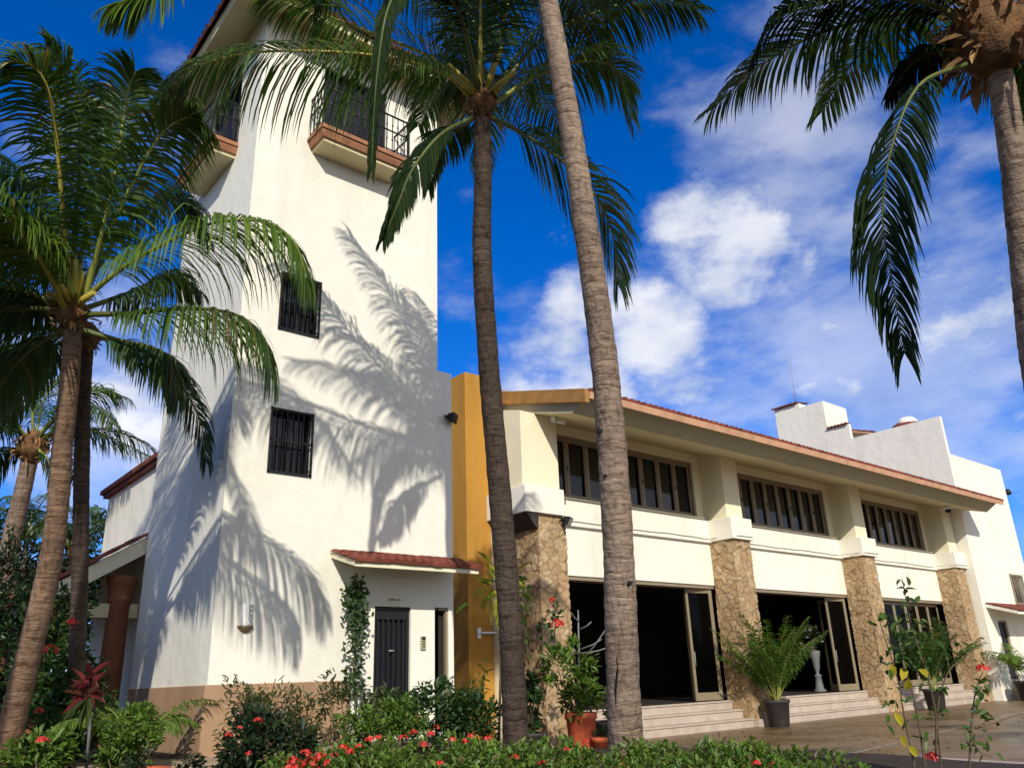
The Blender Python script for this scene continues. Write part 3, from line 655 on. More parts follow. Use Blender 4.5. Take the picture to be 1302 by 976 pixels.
# glass doors
def leaf(p0, p1, z0, z1, name='door'):
    p0, p1 = Vector((*p0, 0)), Vector((*p1, 0)); d = (p1-p0); ln = d.length; d.normalize(); nn = Vector((-d.y, d.x, 0))*.028
    def bx(mb, a, b, za, zb, k=1):
        A, B = p0+d*a, p0+d*b
        mb.hexa([(A-nn*k)+Vector((0,0,za)), (B-nn*k)+Vector((0,0,za)), (B+nn*k)+Vector((0,0,za)), (A+nn*k)+Vector((0,0,za))], [(A-nn*k)+Vector((0,0,zb)), (B-nn*k)+Vector((0,0,zb)), (B+nn*k)+Vector((0,0,zb)), (A+nn*k)+Vector((0,0,zb))])
    f = MB(); s = .085; bx(f, 0, s, z0, z1); bx(f, ln-s, ln, z0, z1); bx(f, s, ln-s, z0, z0+.22); bx(f, s, ln-s, z1-.13, z1)
    o = f.build(name, M['alu'], hall, .005)
    g = MB(); bx(g, s, ln-s, z0+.22, z1-.13, .25); g.build('pane', M['gold'], o)
    h = MB(); A = p0+d*(ln*.08) - nn*2.2; h.tube([A+Vector((0,0,1.7)), A+Vector((0,0,2.1))], .014, 8); h.build('handle', M['grey'], o)
for k in range(2):
    xr = CR[k+1]-CW
    leaf((xr-1.12, 15.98), (xr-.13, 15.80), FL+.02, 3.93)
    leaf((xr-.10, 15.78), (xr-.055, 16.75), FL+.02, 3.93); leaf((xr-.16, 15.86), (xr-.2, 16.8), FL+.02, 3.93)
xb0, xb1 = CR[2]+.05, CR[3]-CW-.05; nl = 7
for k in range(nl): leaf((xb0+(xb1-xb0)*k/nl+.01, 15.95), (xb0+(xb1-xb0)*(k+1)/nl-.01, 15.95), FL+.02, 3.93)
# roof
RX0, RX1 = 13.42, 38.38; YR = 25.0
def zt_(y): return 8.03 + (y-12.95)*.27
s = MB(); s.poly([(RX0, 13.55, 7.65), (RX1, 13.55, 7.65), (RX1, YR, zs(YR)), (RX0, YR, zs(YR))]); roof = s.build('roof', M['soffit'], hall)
f = MB(); f.poly([(RX0, 13.08, 7.96), (RX1, 13.08, 7.96), (RX1, 13.55, 7.65), (RX0, 13.55, 7.65)])
f.poly([(RX0, 13.55, 7.65), (RX0, YR, zs(YR)), (RX0, YR, zs(YR)+.36), (RX0, 13.08, 7.96)]); f.poly([(RX1, YR, zs(YR)), (RX1, 13.55, 7.65), (RX1, 13.08, 7.96), (RX1, YR, zs(YR)+.42)])
f.build('fascia', M['fascia'], roof)
f = MB(); f.hexa([(RX0+.02, 12.93, 7.87), (RX1+.25, 12.93, 7.87), (RX1+.25, 13.2, 7.99), (RX0+.02, 13.2, 7.99)], [(RX0+.02, 12.88, 8.03), (RX1+.25, 12.88, 8.03), (RX1+.25, 13.2, 8.10), (RX0+.02, 13.2, 8.10)]); f.build('edge_board', M['pinkboard'], roof)
f = MB()
def yz(y, o): return zt_(y)+o
f.hexa([(RX0-.14, 12.93, yz(12.93, -.28)), (RX0-.003, 12.93, yz(12.93, -.28)), (RX0-.003, YR, yz(YR, -.36)), (RX0-.14, YR, yz(YR, -.36))], [(RX0-.14, 12.93, yz(12.93, .07)), (RX0-.003, 12.93, yz(12.93, .07)), (RX0-.003, YR, yz(YR, .07)), (RX0-.14, YR, yz(YR, .07))])
f.build('rake_board', M['rake'], roof, .01)
t = MB(); tiles(t, (RX0, 12.90, yz(12.90, .035)), (1, 0, 0), RX1-RX0+.32, (0, 1, .27), 12.4, .235, .42, .06); t.build('roof_tiles', M['tile'], roof)
b = MB(); b.box((16.35, 20.0, 9.6), (17.05, 20.7, 10.75)); b.box((16.3, 19.95, 10.75), (17.1, 20.75, 10.83)); b.build('roof_hatch', M['grey'], roof)
# cable along the ledge
b = MB(); pts = []
for k in range(90):
    x = 14.1+24*k/89.; onblk = any(c-CW-.1 < x < c+.12 for c in CR)
    pts.append((x, 14.725 if onblk else 15.62, 5.46 + .012*math.sin(x*1.7) + .006*math.sin(x*5)))
b.tube(pts, .011, 5); tag(b.build('cable', M['wire'], None), 'thin grey cable sagging along the ledge of the hall', 'cable')
floodlight((14.05, 14.80, 5.30), (.45, -.75, -.45), 'black floodlight under the white corner block of the first stone column', 1.5)
# lamps under the eave
def twinlamp(loc, label):
    e = tag(empty('spotlight', loc), label, 'spotlight'); p = Vector(loc)
    b = MB(); b.lathe(p+Vector((0, 0, -.06)), [(.06, 0), (.07, .03), (.05, .06)], 14); b.tube([p, p+Vector((0, 0, -.14))], .03, 8); b.build('base', M['whitep'], e)
    for s in (-1, 1):
        b = MB(); a = p+Vector((0, 0, -.12)); q = a+Vector((.22*s, -.16, -.02)); b.tube([a, a.lerp(q, .4), q], [.02, .05, .075], 12); b.build('lamp_head', M['whitep'], e)
twinlamp((13.95, 14.75, zs(14.75)-.01), 'white twin spotlight under the left end of the hall eave')
e = tag(empty('security_camera', (36.55, 14.4, zs(14.4))), 'white dome security camera under the right end of the hall eave', 'camera')
b = MB(); b.lathe((36.55, 14.4, zs(14.4)-.16), [(.05, 0), (.16, .03), (.18, .10), (.12, .16)], 16); b.build('mount', M['whitep'], e)
b = MB(); b.lathe((36.55, 14.4, zs(14.4)-.30), [(.02, 0), (.08, .02), (.12, .07), (.13, .135)], 16); b.build('dome', M['glass'], e)

# ochre wall
b = MB(); b.box((12.17, 16.3, 0), (12.94, 24, 9.36)); ow = b.build('ochre_wall', M['ochre'], None, .02); tag(ow, 'tall mustard-ochre stucco wall between the white tower and the hall', 'wall')
b = MB(); b.box((12.85, 16.36, 0), (13.24, 17.5, 5.3)); b.build('wall_return', M['ochre'], ow)
e = tag(empty('wall_bracket', (12.6, 16.28, 2.6)), 'white rail bracket on the ochre wall beside the dark palm trunk', 'bracket')
b = MB(); b.box((12.42, 16.26, 2.47), (12.52, 16.297, 2.72)); b.build('plate', M['whitep'], e, .006); b = MB(); b.tube([(12.47, 16.22, 2.6), (13.2, 16.22, 2.6)], .028, 8); b.tube([(12.47, 16.27, 2.6), (12.47, 16.22, 2.6)], .02, 8); b.build('rail', M['whitep'], e)

# ------------------------------------------------------------------ far right building
B = tag(empty('stepped_building', (38.2, 14.5, 0)), 'bright white building with stepped parapet beyond the right end of the hall', 'building')
BX, BY = 38.16, 14.5
b = MB(); bw = (41.95, 43.3, 4.0, 5.25); bdr = (39.35, 40.35, .72, 3.2)
wallY(b, BY, BX+.22, 44.1, 0, 10.5, [bw, bdr], .2)
b.poly([(44.1, BY, 0), (44.1, 30, 0), (44.1, 30, 10.5), (44.1, BY, 10.5)]); b.poly([(BX+.2, BY, 10.5), (44.1, BY, 10.5), (44.1, 30, 10.5), (BX+.2, 30, 10.5)])
b.build('wall', M['white'], B)
b = MB(); b.box((BX, BY-.004, 0), (BX+.22, 18.85, 12.27)); b.box((BX, 18.85, 0), (BX+.22, 20.0, 13.05)); b.box((BX, 20.0, 0), (40.5, 21.35, 14.6)); b.box((BX, 21.35, 0), (39.2, 22.85, 14.85))
b.build('stepped_parapet', M['white'], B, .012)
t = MB(); tiles(t, (BX-.12, 20.0, 13.05), (0, -1, 0), 1.15, (1, 0, .12), .5, .2, .3); t.build('coping_tiles', M['tiledark'], B); t = MB(); tiles(t, (BX-.14, 22.95, 14.86), (0, -1, 0), 1.55, (1, 0, .15), 1.4, .2, .3); t.build('coping_tiles', M['tiledark'], B)
t = MB(); tiles(t, (38.5, 18.2, 12.55), (0, 1, 0), 1.9, (-1, 0, 0), .01, .2); 
t = MB(); t.hexa([(38.42, 19.95, 13.02), (40.8, 19.95, 13.02), (40.8, 17.9, 12.32), (38.42, 17.9, 12.32)][::-1], [(38.42, 19.95, 13.10), (40.8, 19.95, 13.10), (40.8, 17.9, 12.40), (38.42, 17.9, 12.40)][::-1]); sr = t.build('stair_roof', M['pinkboard'], B)
t = MB(); tiles(t, (38.4, 17.85, 12.40), (1, 0, 0), 2.4, (0, 2.1, .7), 2.2, .2, .35); t.build('roof_tiles', M['tiledark'], sr)
b = MB(); b.lathe((39.6, 16.6, 12.0), [(.75, 0), (.75, .55), (.70, .62)], 28); dm = b.build('cupola', M['tile'], B); b = MB(); b.lathe((39.6, 16.6, 12.62), [(.52, 0), (.5, .12), (.42, .26), (.28, .37), (.05, .42)], 28); b.build('dome', M['white'], dm)
b = MB(); b.poly([(bw[0], BY+.17, bw[2]), (bw[1], BY+.17, bw[2]), (bw[1], BY+.17, bw[3]), (bw[0], BY+.17, bw[3])]); wn = b.build('window', M['glass'], B)
g = MB(); bars(g, ((bw[0], BY-.03, bw[2]), (bw[1], BY-.03, bw[2])), ((bw[0], BY-.03, bw[3]), (bw[1], BY-.03, bw[3])), 7, .018); frameY(g, BY-.06, bw[0]-.05, bw[1]+.05, bw[2]-.05, bw[3]+.05, .07, .055); g.build('window_bars', M['alud'], wn)
b = MB(); b.box((bdr[0], BY+.12, bdr[2]), (bdr[1], BY+.18, bdr[3])); dr = b.build('door', M['door'], B); f = MB(); frameY(f, BY+.05, *bdr, .08, .06); f.build('frame', M['alud'], dr)
b = MB(); b.hexa([(38.45, BY-1.2, 3.35), (46, BY-1.2, 3.35), (46, BY-.003, 3.72), (38.45, BY-.003, 3.72)], [(38.45, BY-1.2, 3.50), (46, BY-1.2, 3.50), (46, BY-.003, 3.87), (38.45, BY-.003, 3.87)]); cn = b.build('canopy', M['white'], B, .01)
t = MB(); tiles(t, (38.42, BY-1.26, 3.50), (1, 0, 0), 7.6, (0, 1.2, .37), 1.3, .21, .33); t.build('canopy_tiles', M['tile'], cn)
b = MB()
for i in range(3): b.box((39.0+.2*i, BY-1.25+.35*i, .24*i), (46, BY-.002, .24*(i+1)))
b.build('steps', M['step'], B, .01)
b = MB(); b.tube([(38.9, 21.9, 14.8), (38.9, 21.9, 17.9)], [.03, .015], 6)
for s in range(3): b.tube([(38.7, 21.9, 17.2+.28*s), (39.1, 21.9, 17.25+.28*s)], .01, 5)
tag(b.build('antenna', M['grey'], None), 'thin antenna mast above the stepped white parapet', 'antenna')
e = tag(empty('wall_lamp', (43.95, BY, 9.6)), 'small black lamp at the right edge of the stepped white building', 'lamp')
b = MB(); b.tube([(44.1, BY+.05, 9.3), (44.5, BY+.05, 9.45)], .03, 6); b.lathe((44.55, BY+.05, 9.30), [(.05, 0), (.16, .05), (.12, .25), (.04, .3)], 12); b.build('lantern', M['iron'], e)
# urn of flowers inside the hall
e = tag(empty("flower_urn", (28.35, 16.87, FL)), 'white pedestal urn of pale flowers standing inside the middle bay', 'urn')
ub = Vector((28.35, 16.87, FL))
b = MB(); b.lathe(ub, [(.22, 0), (.22, .06), (.15, .1), (.11, .5), (.15, .55), (.07, .6), (.06, .66), (.11, .8), (.15, 1.1), (.21, 1.35), (.19, 1.4)], 22); b.build('urn', mat('dimmed_white_ceramic', (.15, .15, .15), .6, .1), e)  # white urn, indoor dimness put into its grey colour

# ------------------------------------------------------------------ plant builders
def add_leaf(mb, p, d, nrm, l, w_, m=0, fold=.25, curl=.0):
    d = d.normalized(); s = d.cross(nrm)
    s = s.normalized() if s.length > 1e-5 else d.orthogonal().normalized()
    n_ = s.cross(d)
    i = len(mb.v); up = n_*w_*fold
    c = -n_*l*curl
    mb.v += [p, p+d*l*.32+s*w_*.46+up, p+d*l*.68+s*w_*.40+up*.8+c*.4, p+d*l+c, p+d*l*.68-s*w_*.40+up*.8+c*.4, p+d*l*.32-s*w_*.46+up]
    mb.f += [(i, i+1, i+2, i+3), (i+3, i+4, i+5, i)]; mb.m += [m, m]; mb.sm += [False, False]
def rv(): 
    while True:
        v = Vector((random.uniform(-1, 1), random.uniform(-1, 1), random.uniform(-1, 1)))
        if .05 < v.length < 1: return v
def shrub(mb, c, r, n, ls, m=0, clumps=None, up=.5, wr=.5):
    c = Vector(c); clumps = clumps or max(8, n//28); cs = []
    for _ in range(clumps):
        v = rv().normalized()*random.uniform(.55, 1.0)
        k = 1 + .35*noise.noise(v*2.3 + c)
        cs.append(c + Vector((v.x*r[0]*k, v.y*r[1]*k, v.z*r[2]*k)))
    for i in range(n):
        q = random.choice(cs); off = rv()*(.30*min(r)+.03)
        p = q + off; d = ((q-c)*.6/max(min(r), .1) + rv()*.9 + Vector((0, 0, up*.5)))
        nn = (rv()*.7 + Vector((0, 0, 1)) + (q-c)*.3)
        l = ls*random.uniform(.6, 1.25); add_leaf(mb, p, d, nn, l, l*wr*random.uniform(.8, 1.2), m, .2, random.uniform(0, .25))
    return cs
def cluster(name, p, r, m, parent, n=16):
    b = MB(); p = Vector(p)
    for _ in range(n):
        v = rv().normalized(); v.z = abs(v.z)*.8+.05; q = p + v*r*random.uniform(.7, 1); a = random.uniform(0, 2)
        t1 = v.orthogonal().normalized(); t2 = v.cross(t1)
        for k in range(4):
            dd = t1*math.cos(a+k*1.571)+t2*math.sin(a+k*1.571); add_leaf(b, q, dd+v*.25, v, r*.42, r*.30, 0, .1)
    return b.build(name, m, parent)
def catmull(P, n):
    P = [Vector(p) for p in P]; P = [P[0]*2-P[1]] + P + [P[-1]*2-P[-2]]; out = []; K = len(P)-3
    for i in range(n+1):
        u = i/n*K; k = min(int(u), K-1); t = u-k; a, b, c, d = P[k:k+4]
        out.append(.5*((2*b) + (c-a)*t + (2*a-5*b+4*c-d)*t*t + (3*b-a-3*c+d)*t**3))
    return out
def frond_mesh(mb, pts, L=.7, n=70, g=.55, wd=.030, rb=.04, start=.16, V=.25, ml=0, mr=1, seg=4, fwd=(.5, 1.5), dense=True, side=None):
    S = 48; C = catmull(pts, S)
    hd = C[-1]-C[0]; hd.z = 0
    sover = side
    if dense: n = int(n*1.4); L *= 1.3; g *= 1.35
    if hd.length < .05: hd = Vector((random.uniform(-1, 1), random.uniform(-1, 1), 0))
    side0 = hd.normalized().cross(Vector((0, 0, 1))); side0.normalize()
    if sover is not None: side0 = Vector(sover).normalized()
    mb.tube(C, [rb*(1-.88*(k/S)**.7) for k in range(S+1)], 6, mr)
    prof = [.45, 1, .95, .7, .06]
    for i in range(n):
        for sg in (-1, 1):
            s = start + (1-start)*(i + random.uniform(-.3, .3))/(n-1); s = min(max(s, .02), 1)
            u = s*S; k = min(int(u), S-1); p = C[k].lerp(C[k+1], u-k); t = (C[k+1]-C[k]).normalized()
            side = (side0 - t*side0.dot(t)).normalized(); up = side.cross(t)
            if random.random() < .025: continue
            q = max(0.0, (s-start)/(1-start))
            l = L*min(1, .5+2.0*q)*(1-.58*max(0, q-.4)/.6)*random.uniform(.86, 1.1)
            f = fwd[0] + (fwd[1]-fwd[0])*q**1.5
            d = (side*sg + t*f + up*V*random.uniform(.4, 1.3) + rv()*(.10 if random.random() < .9 else .5)).normalized()
            gl = g*random.uniform(.75, 1.3); i0 = len(mb.v); a = p.copy(); nrm0 = up
            wv = (t - d*t.dot(d)); wv = wv.normalized() if wv.length > 1e-3 else side
            wv = (wv + up*random.uniform(-.45, .45)*1.0).normalized(); ww = wd*random.uniform(.8, 1.15)*(.7+.3*min(1, l/L))
            for j in range(seg+1):
                h = ww*prof[round(j*4/seg)]*.5
                mb.v += [a - wv*h, a + wv*h]
                d = (d + Vector((0, 0, -1))*gl*(.18+.22*j)).normalized(); a = a + d*(l/seg)
                wv = (wv - d*wv.dot(d)).normalized()
            for j in range(seg):
                mb.f.append((i0+2*j, i0+2*j+1, i0+2*j+3, i0+2*j+2)); mb.m.append(ml); mb.sm.append(True)
def arc(base, az, el, length, bend, k=6, twist=0):
    p = Vector(base); out = [p.copy()]; st = length/(k-1)
    for i in range(k-1):
        d = Vector((math.cos(az)*math.cos(el), math.sin(az)*math.cos(el), math.sin(el))); p = p + d*st; out.append(p.copy())
        el -= bend/(k-1)*(1+.5*i/(k-1)); az += twist/(k-1); el = max(el, -1.45)
    return out
def make_trunk(par, pts, r0, r1, m, rings=150, flare=.35, name='trunk', gouges=()):
    C = catmull(pts, rings); b = MB(); rad = []
    for k in range(rings+1):
        s = k/rings; base = r1 + (r0-r1)*(1-s)**1.0 + r0*flare*max(0, 1-s*9)**2
        saw = ((k*.27) % 1.0)
        def fn(a, base=base, k=k, saw=saw):
            return base*(1 + .05*(1-saw) + .05*noise.noise((math.cos(a)*1.3, math.sin(a)*1.3, k*.12)) + .025*noise.noise((math.cos(a)*3, math.sin(a)*3, k*.5)))
        rad.append(fn)
    b.tube(C, rad, 22)
    # old leaf-scar gouges
    o = b.build(name, m, par); return o, C
def fibre(par, top, axis, r, m, n=60, h=.5, name='fibre_sheath'):
    b = MB(); axis = axis.normalized(); t1 = axis.orthogonal().normalized(); t2 = axis.cross(t1)
    K = 9; pts = [top + axis*h*(k/(K-1)-.55) for k in range(K)]
    pr = [.95, 1.25, 1.5, 1.75, 1.85, 1.7, 1.35, .95, .5]
    b.tube(pts, [(lambda a, q=q, k=k: r*q*(1+.28*noise.noise((math.cos(a)*2, math.sin(a)*2, k*.7+r)))) for k, q in enumerate(pr)], 20)
    for _ in range(n):
        a = random.uniform(0, 6.28); z = random.uniform(-.5, .35)*h; rr = r*random.uniform(1.0, 1.7); o = t1*math.cos(a)+t2*math.sin(a)
        p = top + axis*z + o*rr; d = (o*random.uniform(.3, 1.1) + axis*random.uniform(-.8, .7)); l = r*random.uniform(.8, 2.0)
        add_leaf(b, p, d, o, l, l*random.uniform(.12, .32), 1, .3, random.uniform(-.2, .4))
    return b.build(name, [M['fibre'], M['husk']], par)
def palm(label, tpts, r0, r1, tm, fronds, crown_r=None, rings=150, fib=True, group='coconut palms'):
    base = Vector(tpts[0]); e = tag(empty('palm_tree', base), label, 'palm tree', group)
    tr, C = make_trunk(e, tpts, r0, r1, tm, rings); top = C[-1]; ax = C[-1]-C[-4]
    if fib: fibre(e, top, ax, r1*1.05, None, h=r1*4.6)
    for fr in fronds:
        b = MB(); frond_mesh(b, fr['pts'], **{k: v for k, v in fr.items() if k not in ('pts', 'mat', 'rib')})
        b.build('frond', [M[fr.get('mat', 'leaf')], M[fr.get('rib', 'rachis')]], e)
    return e, top
def px(path, d0, **kw):
    """frond path given as image points with true distances"""
    pts = []
    for q in path: pts.append(dep(q[0], q[1], q[2] if len(q) > 2 else d0))
    kw['pts'] = pts; return kw

# ------------------------------------------------------------------ palms
# A: centre palm, slim dark trunk
DA = 10.8
cA = dep(613, 128, DA)
baseA = dep(655, 985, DA-.1); baseA.z = .3
tA = [baseA, dep(655, 930, DA-.1), dep(648, 780, DA-.05), dep(633, 600, DA), dep(622, 470, DA), dep(613, 330, DA), dep(614, 240, DA), dep(614, 165, DA), cA]
FA = [
 px([(600,125,10.8),(560,92,10.6),(470,70,10.2),(335,66,9.9),(250,86,9.8),(208,122,9.8)], 0, L=1.0, n=108, g=1.15, V=.05, wd=.026, rib='rachisy', mat='leaf'),
 px([(602,118,10.8),(545,72,11),(440,30,11.2),(385,8,11.3),(335,-5,11.3)], 0, L=.8, n=76, g=.6, mat='leaf'),
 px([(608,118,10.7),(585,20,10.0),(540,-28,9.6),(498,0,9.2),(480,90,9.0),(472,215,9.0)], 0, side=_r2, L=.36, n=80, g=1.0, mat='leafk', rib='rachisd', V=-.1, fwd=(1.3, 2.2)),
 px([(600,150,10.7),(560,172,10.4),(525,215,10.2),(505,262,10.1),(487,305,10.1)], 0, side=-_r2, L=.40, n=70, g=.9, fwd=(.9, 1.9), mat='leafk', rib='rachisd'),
 px([(604,150,10.9),(580,165,11.2),(555,185,11.5),(545,240,11.6)], 0, L=.42, n=60, g=.7, mat='leafd', rib='rachisd'),
 px([(622,130,10.8),(690,50,11),(770,12,11.1),(830,-2,11.2),(885,12,11.3)], 0, L=.75, n=84, g=.75, mat='leafd', rib='rachisd'),
 px([(624,135,10.8),(680,98,11),(740,78,11.1),(785,90,11.2),(803,150,11.2)], 0, L=.7, n=80, g=.7, mat='leaf'),
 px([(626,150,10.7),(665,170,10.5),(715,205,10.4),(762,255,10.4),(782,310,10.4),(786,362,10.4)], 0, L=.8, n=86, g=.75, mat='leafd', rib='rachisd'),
 px([(612,120,10.9),(606,50,11.1),(590,-20,11.3),(560,-70,11.6)], 0, L=.75, n=70, g=.45, mat='leafd', rib='rachis'),
 px([(618,120,10.8),(640,30,10.9),(665,-50,11.0),(720,-90,11.2)], 0, L=.75, n=70, g=.5, mat='leaf', rib='rachisy'),
 px([(610,118,10.7),(611,40,10.5),(612,-60,10.3),(620,-150,10.0)], 0, L=.75, n=70, g=.45, mat='leafd', rib='rachisy'),
 px([(606,120,10.9),(570,30,11.3),(510,-30,11.8),(440,-50,12.2)], 0, L=.8, n=76, g=.6, mat='leafd', rib='rachisd'),
 px([(624,125,11),(680,40,11.7),(740,-10,12.2),(800,-20,12.6)], 0, L=.75, n=70, g=.6, mat='leafd', rib='rachisd'),
]
for az, el in ((52, 1.0), (20, .95), (75, 1.15)):
    FA.append(dict(pts=arc(cA+Vector((0, 0, .1)), R(az), el, 3.5, 1.5), L=.75, n=70, g=.6, mat='leafd', rib='rachisd'))
palmA, topA = palm('slim coconut palm with a dark straight trunk beside the ochre wall and a full crown', tA, .172, .10, M['trunkd'], FA)
# spear leaf and flower stalks
b = MB(); b.tube([topA, topA+Vector((.0, 0, .7)), topA+Vector((.05, 0, 1.5))], [.05, .035, .01], 8); b.build('spear_leaf', M['rachisy'], palmA)
for (qx, qy, qd) in ((655, 92, 10.5), (570, 82, 10.4), (600, 60, 10.6), (640, 55, 10.6)):
    b = MB(); q = dep(qx, qy, qd); b.tube([topA+Vector((0, 0, -.05)), topA.lerp(q, .5)+Vector((0, 0, .03)), q], [.05, .042, .025], 8); b.build('leaf_stalk', M['rachisy'], palmA)

# B: big leaning palm whose crown is above the picture
DB = 9.0
bB = dep(798, 1000, DB); bB.z = .25
topB = dep(676, -115, 9.2)
tB = [bB, dep(795, 935, DB), dep(790, 800, DB), dep(783, 640, DB), dep(770, 480, DB), dep(751, 330, DB), dep(728, 180, DB), dep(702, 30, 9.1), topB]
FB = []
for az, el, ln in ((70, .5, 3.6), (110, .6, 3.6), (150, .7, 3.4), (30, .6, 3.6), (-15, .7, 3.4), (-60, .8, 3.4), (200, .75, 3.4), (250, .8, 3.4), (300, .8, 3.4), (90, 1.1, 3.4), (0, 1.1, 3.2), (180, 1.1, 3.2)):
    FB.append(dict(pts=arc(topB+Vector((0, 0, .1)), R(az), el, ln, 1.15), L=.75, n=66, g=.6, mat='leafd', rib='rachisd'))
palmB, _ = palm('thick leaning coconut palm in front of the first bay, crown above the picture', tB, .205, .098, M['trunk'], FB, rings=190)
# bark gouges on B (long vertical splits) as a part
for (gx, gy, ln, wd_) in ((788, 815, 50, 4), (784, 865, 60, 4), (793, 925, 6, 16), (762, 548, 10, 8), (800, 742, 8, 9), (770, 605, 4, 6), (790, 900, 30, 4)):
    b = MB(); p = dep(gx, gy, DB-(.15 if gy < 640 else .185)); s = DB/FPX
    pts = [p+_u2*(ln*s*.5), p+_u2*(ln*s*.2)+_r2*(s*2), p-_u2*(ln*s*.2)-_r2*s, p-_u2*(ln*s*.5)]
    i0 = len(b.v); prof = [.1, 1, .8, .1]
    b.grid([[q-_r2*(wd_*s*.5*k)+_f*.03, q+_f*.005, q+_r2*(wd_*s*.5*k)+_f*.03] for q, k in zip(pts, prof)])
    b.build('bark_split', M['iron'], palmB)

# C: left palm, curved reddish trunk
DC = 9.6
cC = dep(92, 395, DC)
tC = [dep(-40, 1040, DC), dep(5, 950, DC), dep(32, 850, DC), dep(60, 735, DC), dep(72, 660, DC), dep(80, 560, DC), dep(90, 470, DC), cC]
tC[0].z = .2
FC = [
 px([(98,388,9.6),(150,345,9.4),(205,312,9.2),(270,284,9.0),(335,282,8.9),(372,305,8.8),(390,350,8.8)], 0, L=.95, n=110, g=1.15, V=.08, wd=.024, mat='leafy', rib='rachis'),
 px([(104,400,9.6),(170,398,9.3),(240,392,9.1),(300,400,9.0),(335,428,9.0),(345,470,9.0)], 0, L=.85, n=104, g=1.2, V=.05, wd=.024, mat='leaf', rib='rachisd'),
 px([(92,375,9.6),(96,280,9.5),(101,190,9.4),(92,110,9.3),(58,58,9.2)], 0, L=.6, n=76, g=.9, mat='leaf', rib='rachisd'),
 px([(108,380,9.6),(128,300,9.5),(148,210,9.5),(162,120,9.6),(172,92,9.6)], 0, L=.62, n=80, g=.55, mat='leaf', rib='rachis'),
 px([(90,375,9.5),(80,270,9.3),(70,160,9.0),(52,95,8.8),(10,80,8.6),(-25,130,8.5)], 0, L=.62, n=82, g=.7, mat='leaf', rib='rachisy'),
 px([(104,370,9.6),(150,270,9.6),(198,180,9.7),(235,150,9.8),(258,158,9.8)], 0, L=.65, n=78, g=.7, mat='leaf', rib='rachis'),
 px([(84,395,9.5),(60,345,9.1),(30,300,8.8),(0,272,8.5),(-60,270,8.3)], 0, L=.7, n=80, g=.85, mat='leafy', rib='rachisy'),
 px([(84,400,9.6),(40,380,9.8),(-10,380,10),(-50,420,10)], 0, L=.65, n=74, g=.8, mat='leafd', rib='rachisd'),
 px([(106,420,9.6),(150,432,9.7),(195,442,9.8),(222,462,9.8),(226,505,9.8)], 0, side=_r2*.6+_f, L=.55, n=74, g=.9, mat='leafd', rib='rachisd'),
 px([(82,420,9.6),(45,440,9.7),(10,475,9.8),(-20,530,9.8)], 0, L=.55, n=70, g=.9, mat='leafd', rib='rachisd'),
 px([(100,385,9.7),(150,300,10.2),(200,255,10.6),(240,260,10.8),(262,300,10.9)], 0, L=.62, n=76, g=.8, mat='leafd', rib='rachisd'),
 px([(90,380,9.7),(60,280,10.2),(20,210,10.6),(-30,200,10.8)], 0, L=.65, n=76, g=.7, mat='leafd', rib='rachisd'),
 px([(96,380,9.8),(110,270,10.4),(125,170,11),(150,120,11.4)], 0, L=.65, n=76, g=.6, mat='leafd', rib='rachisd'),
 px([(100,395,9.8),(170,370,10.3),(215,350,10.8),(250,370,11)], 0, L=.6, n=70, g=.9, mat='leafd', rib='rachisd'),
]
for a, e_, ln in ((120, 1.0, 3.2), (165, .9, 3.0), (190, 1.15, 2.9), (130, .45, 3.1), (155, .35, 3.0), (210, .85, 2.6), (150, .0, 2.8)):
    FC.append(dict(pts=arc(cC, R(a), e_, ln, 1.35), L=.68, n=74, g=.8, mat=random.choice(['leafd', 'leaf', 'leaf']), rib='rachisd'))
palmC, topC = palm('leaning coconut palm with reddish curved trunk at the left edge, nearest the garden shrubs', tC, .155, .092, M['trunkr'], FC)
for (qx, qy, qd) in ((70, 352, 9.3), (96, 330, 9.4), (120, 372, 9.4), (60, 372, 9.3), (105, 345, 9.5)):
    b = MB(); q = dep(qx, qy, qd); b.tube([topC, topC.lerp(q, .5)+Vector((0, 0, .03)), q], [.055, .045, .028], 8); b.build('leaf_stalk', M['rachisy'], palmC)

# D: thin straight palm just behind C
DD = 11.2
cD = dep(112, 425, DD)
tD = [dep(98, 930, DD), dep(100, 780, DD), dep(104, 600, DD), dep(106, 500, DD), cD]; tD[0].z = .3
FD = [dict(pts=arc(cD, R(a), e_, 2.9, 1.5), L=.62, n=66, g=.8, mat='leafd', rib='rachisd') for a, e_ in ((100, .4), (140, .6), (180, .6), (230, .8), (120, -.1), (165, .0), (20, .1))]
palmD, _ = palm('thin grey straight coconut palm standing right behind the leaning left palm', tD, .115, .085, M['trunkd'], FD)

# E: smaller palm further away at the left edge
DE = 17
cE = dep(42, 565, DE)
tE = [dep(2, 860, DE), dep(5, 780, DE), dep(14, 690, DE), dep(30, 620, DE), cE]; tE[0].z = 0
FE = [
 px([(46,560,17),(90,540,17),(140,556,17),(192,580,17)], 0, L=.75, n=60, g=.7, mat='leaf'),
 px([(46,555,17),(85,515,17.2),(125,495,17.4),(160,505,17.5)], 0, L=.75, n=60, g=.7, mat='leaf'),
 px([(42,555,17),(40,500,17),(28,455,17),(5,440,17)], 0, L=.7, n=60, g=.6, mat='leafy'),
 px([(38,560,17),(10,530,17),(-30,530,17)], 0, L=.75, n=50, g=.7, mat='leaf'),
 px([(48,570,16.8),(62,590,16.6),(66,640,16.5)], 0, L=.5, n=50, g=.9, mat='leafd'),
 px([(36,570,17),(5,575,17),(-25,620,17)], 0, L=.6, n=50, g=.8, mat='leafd'),
 px([(44,556,17),(60,500,17.6),(90,470,18)], 0, L=.7, n=50, g=.6, mat='leafd'),
]
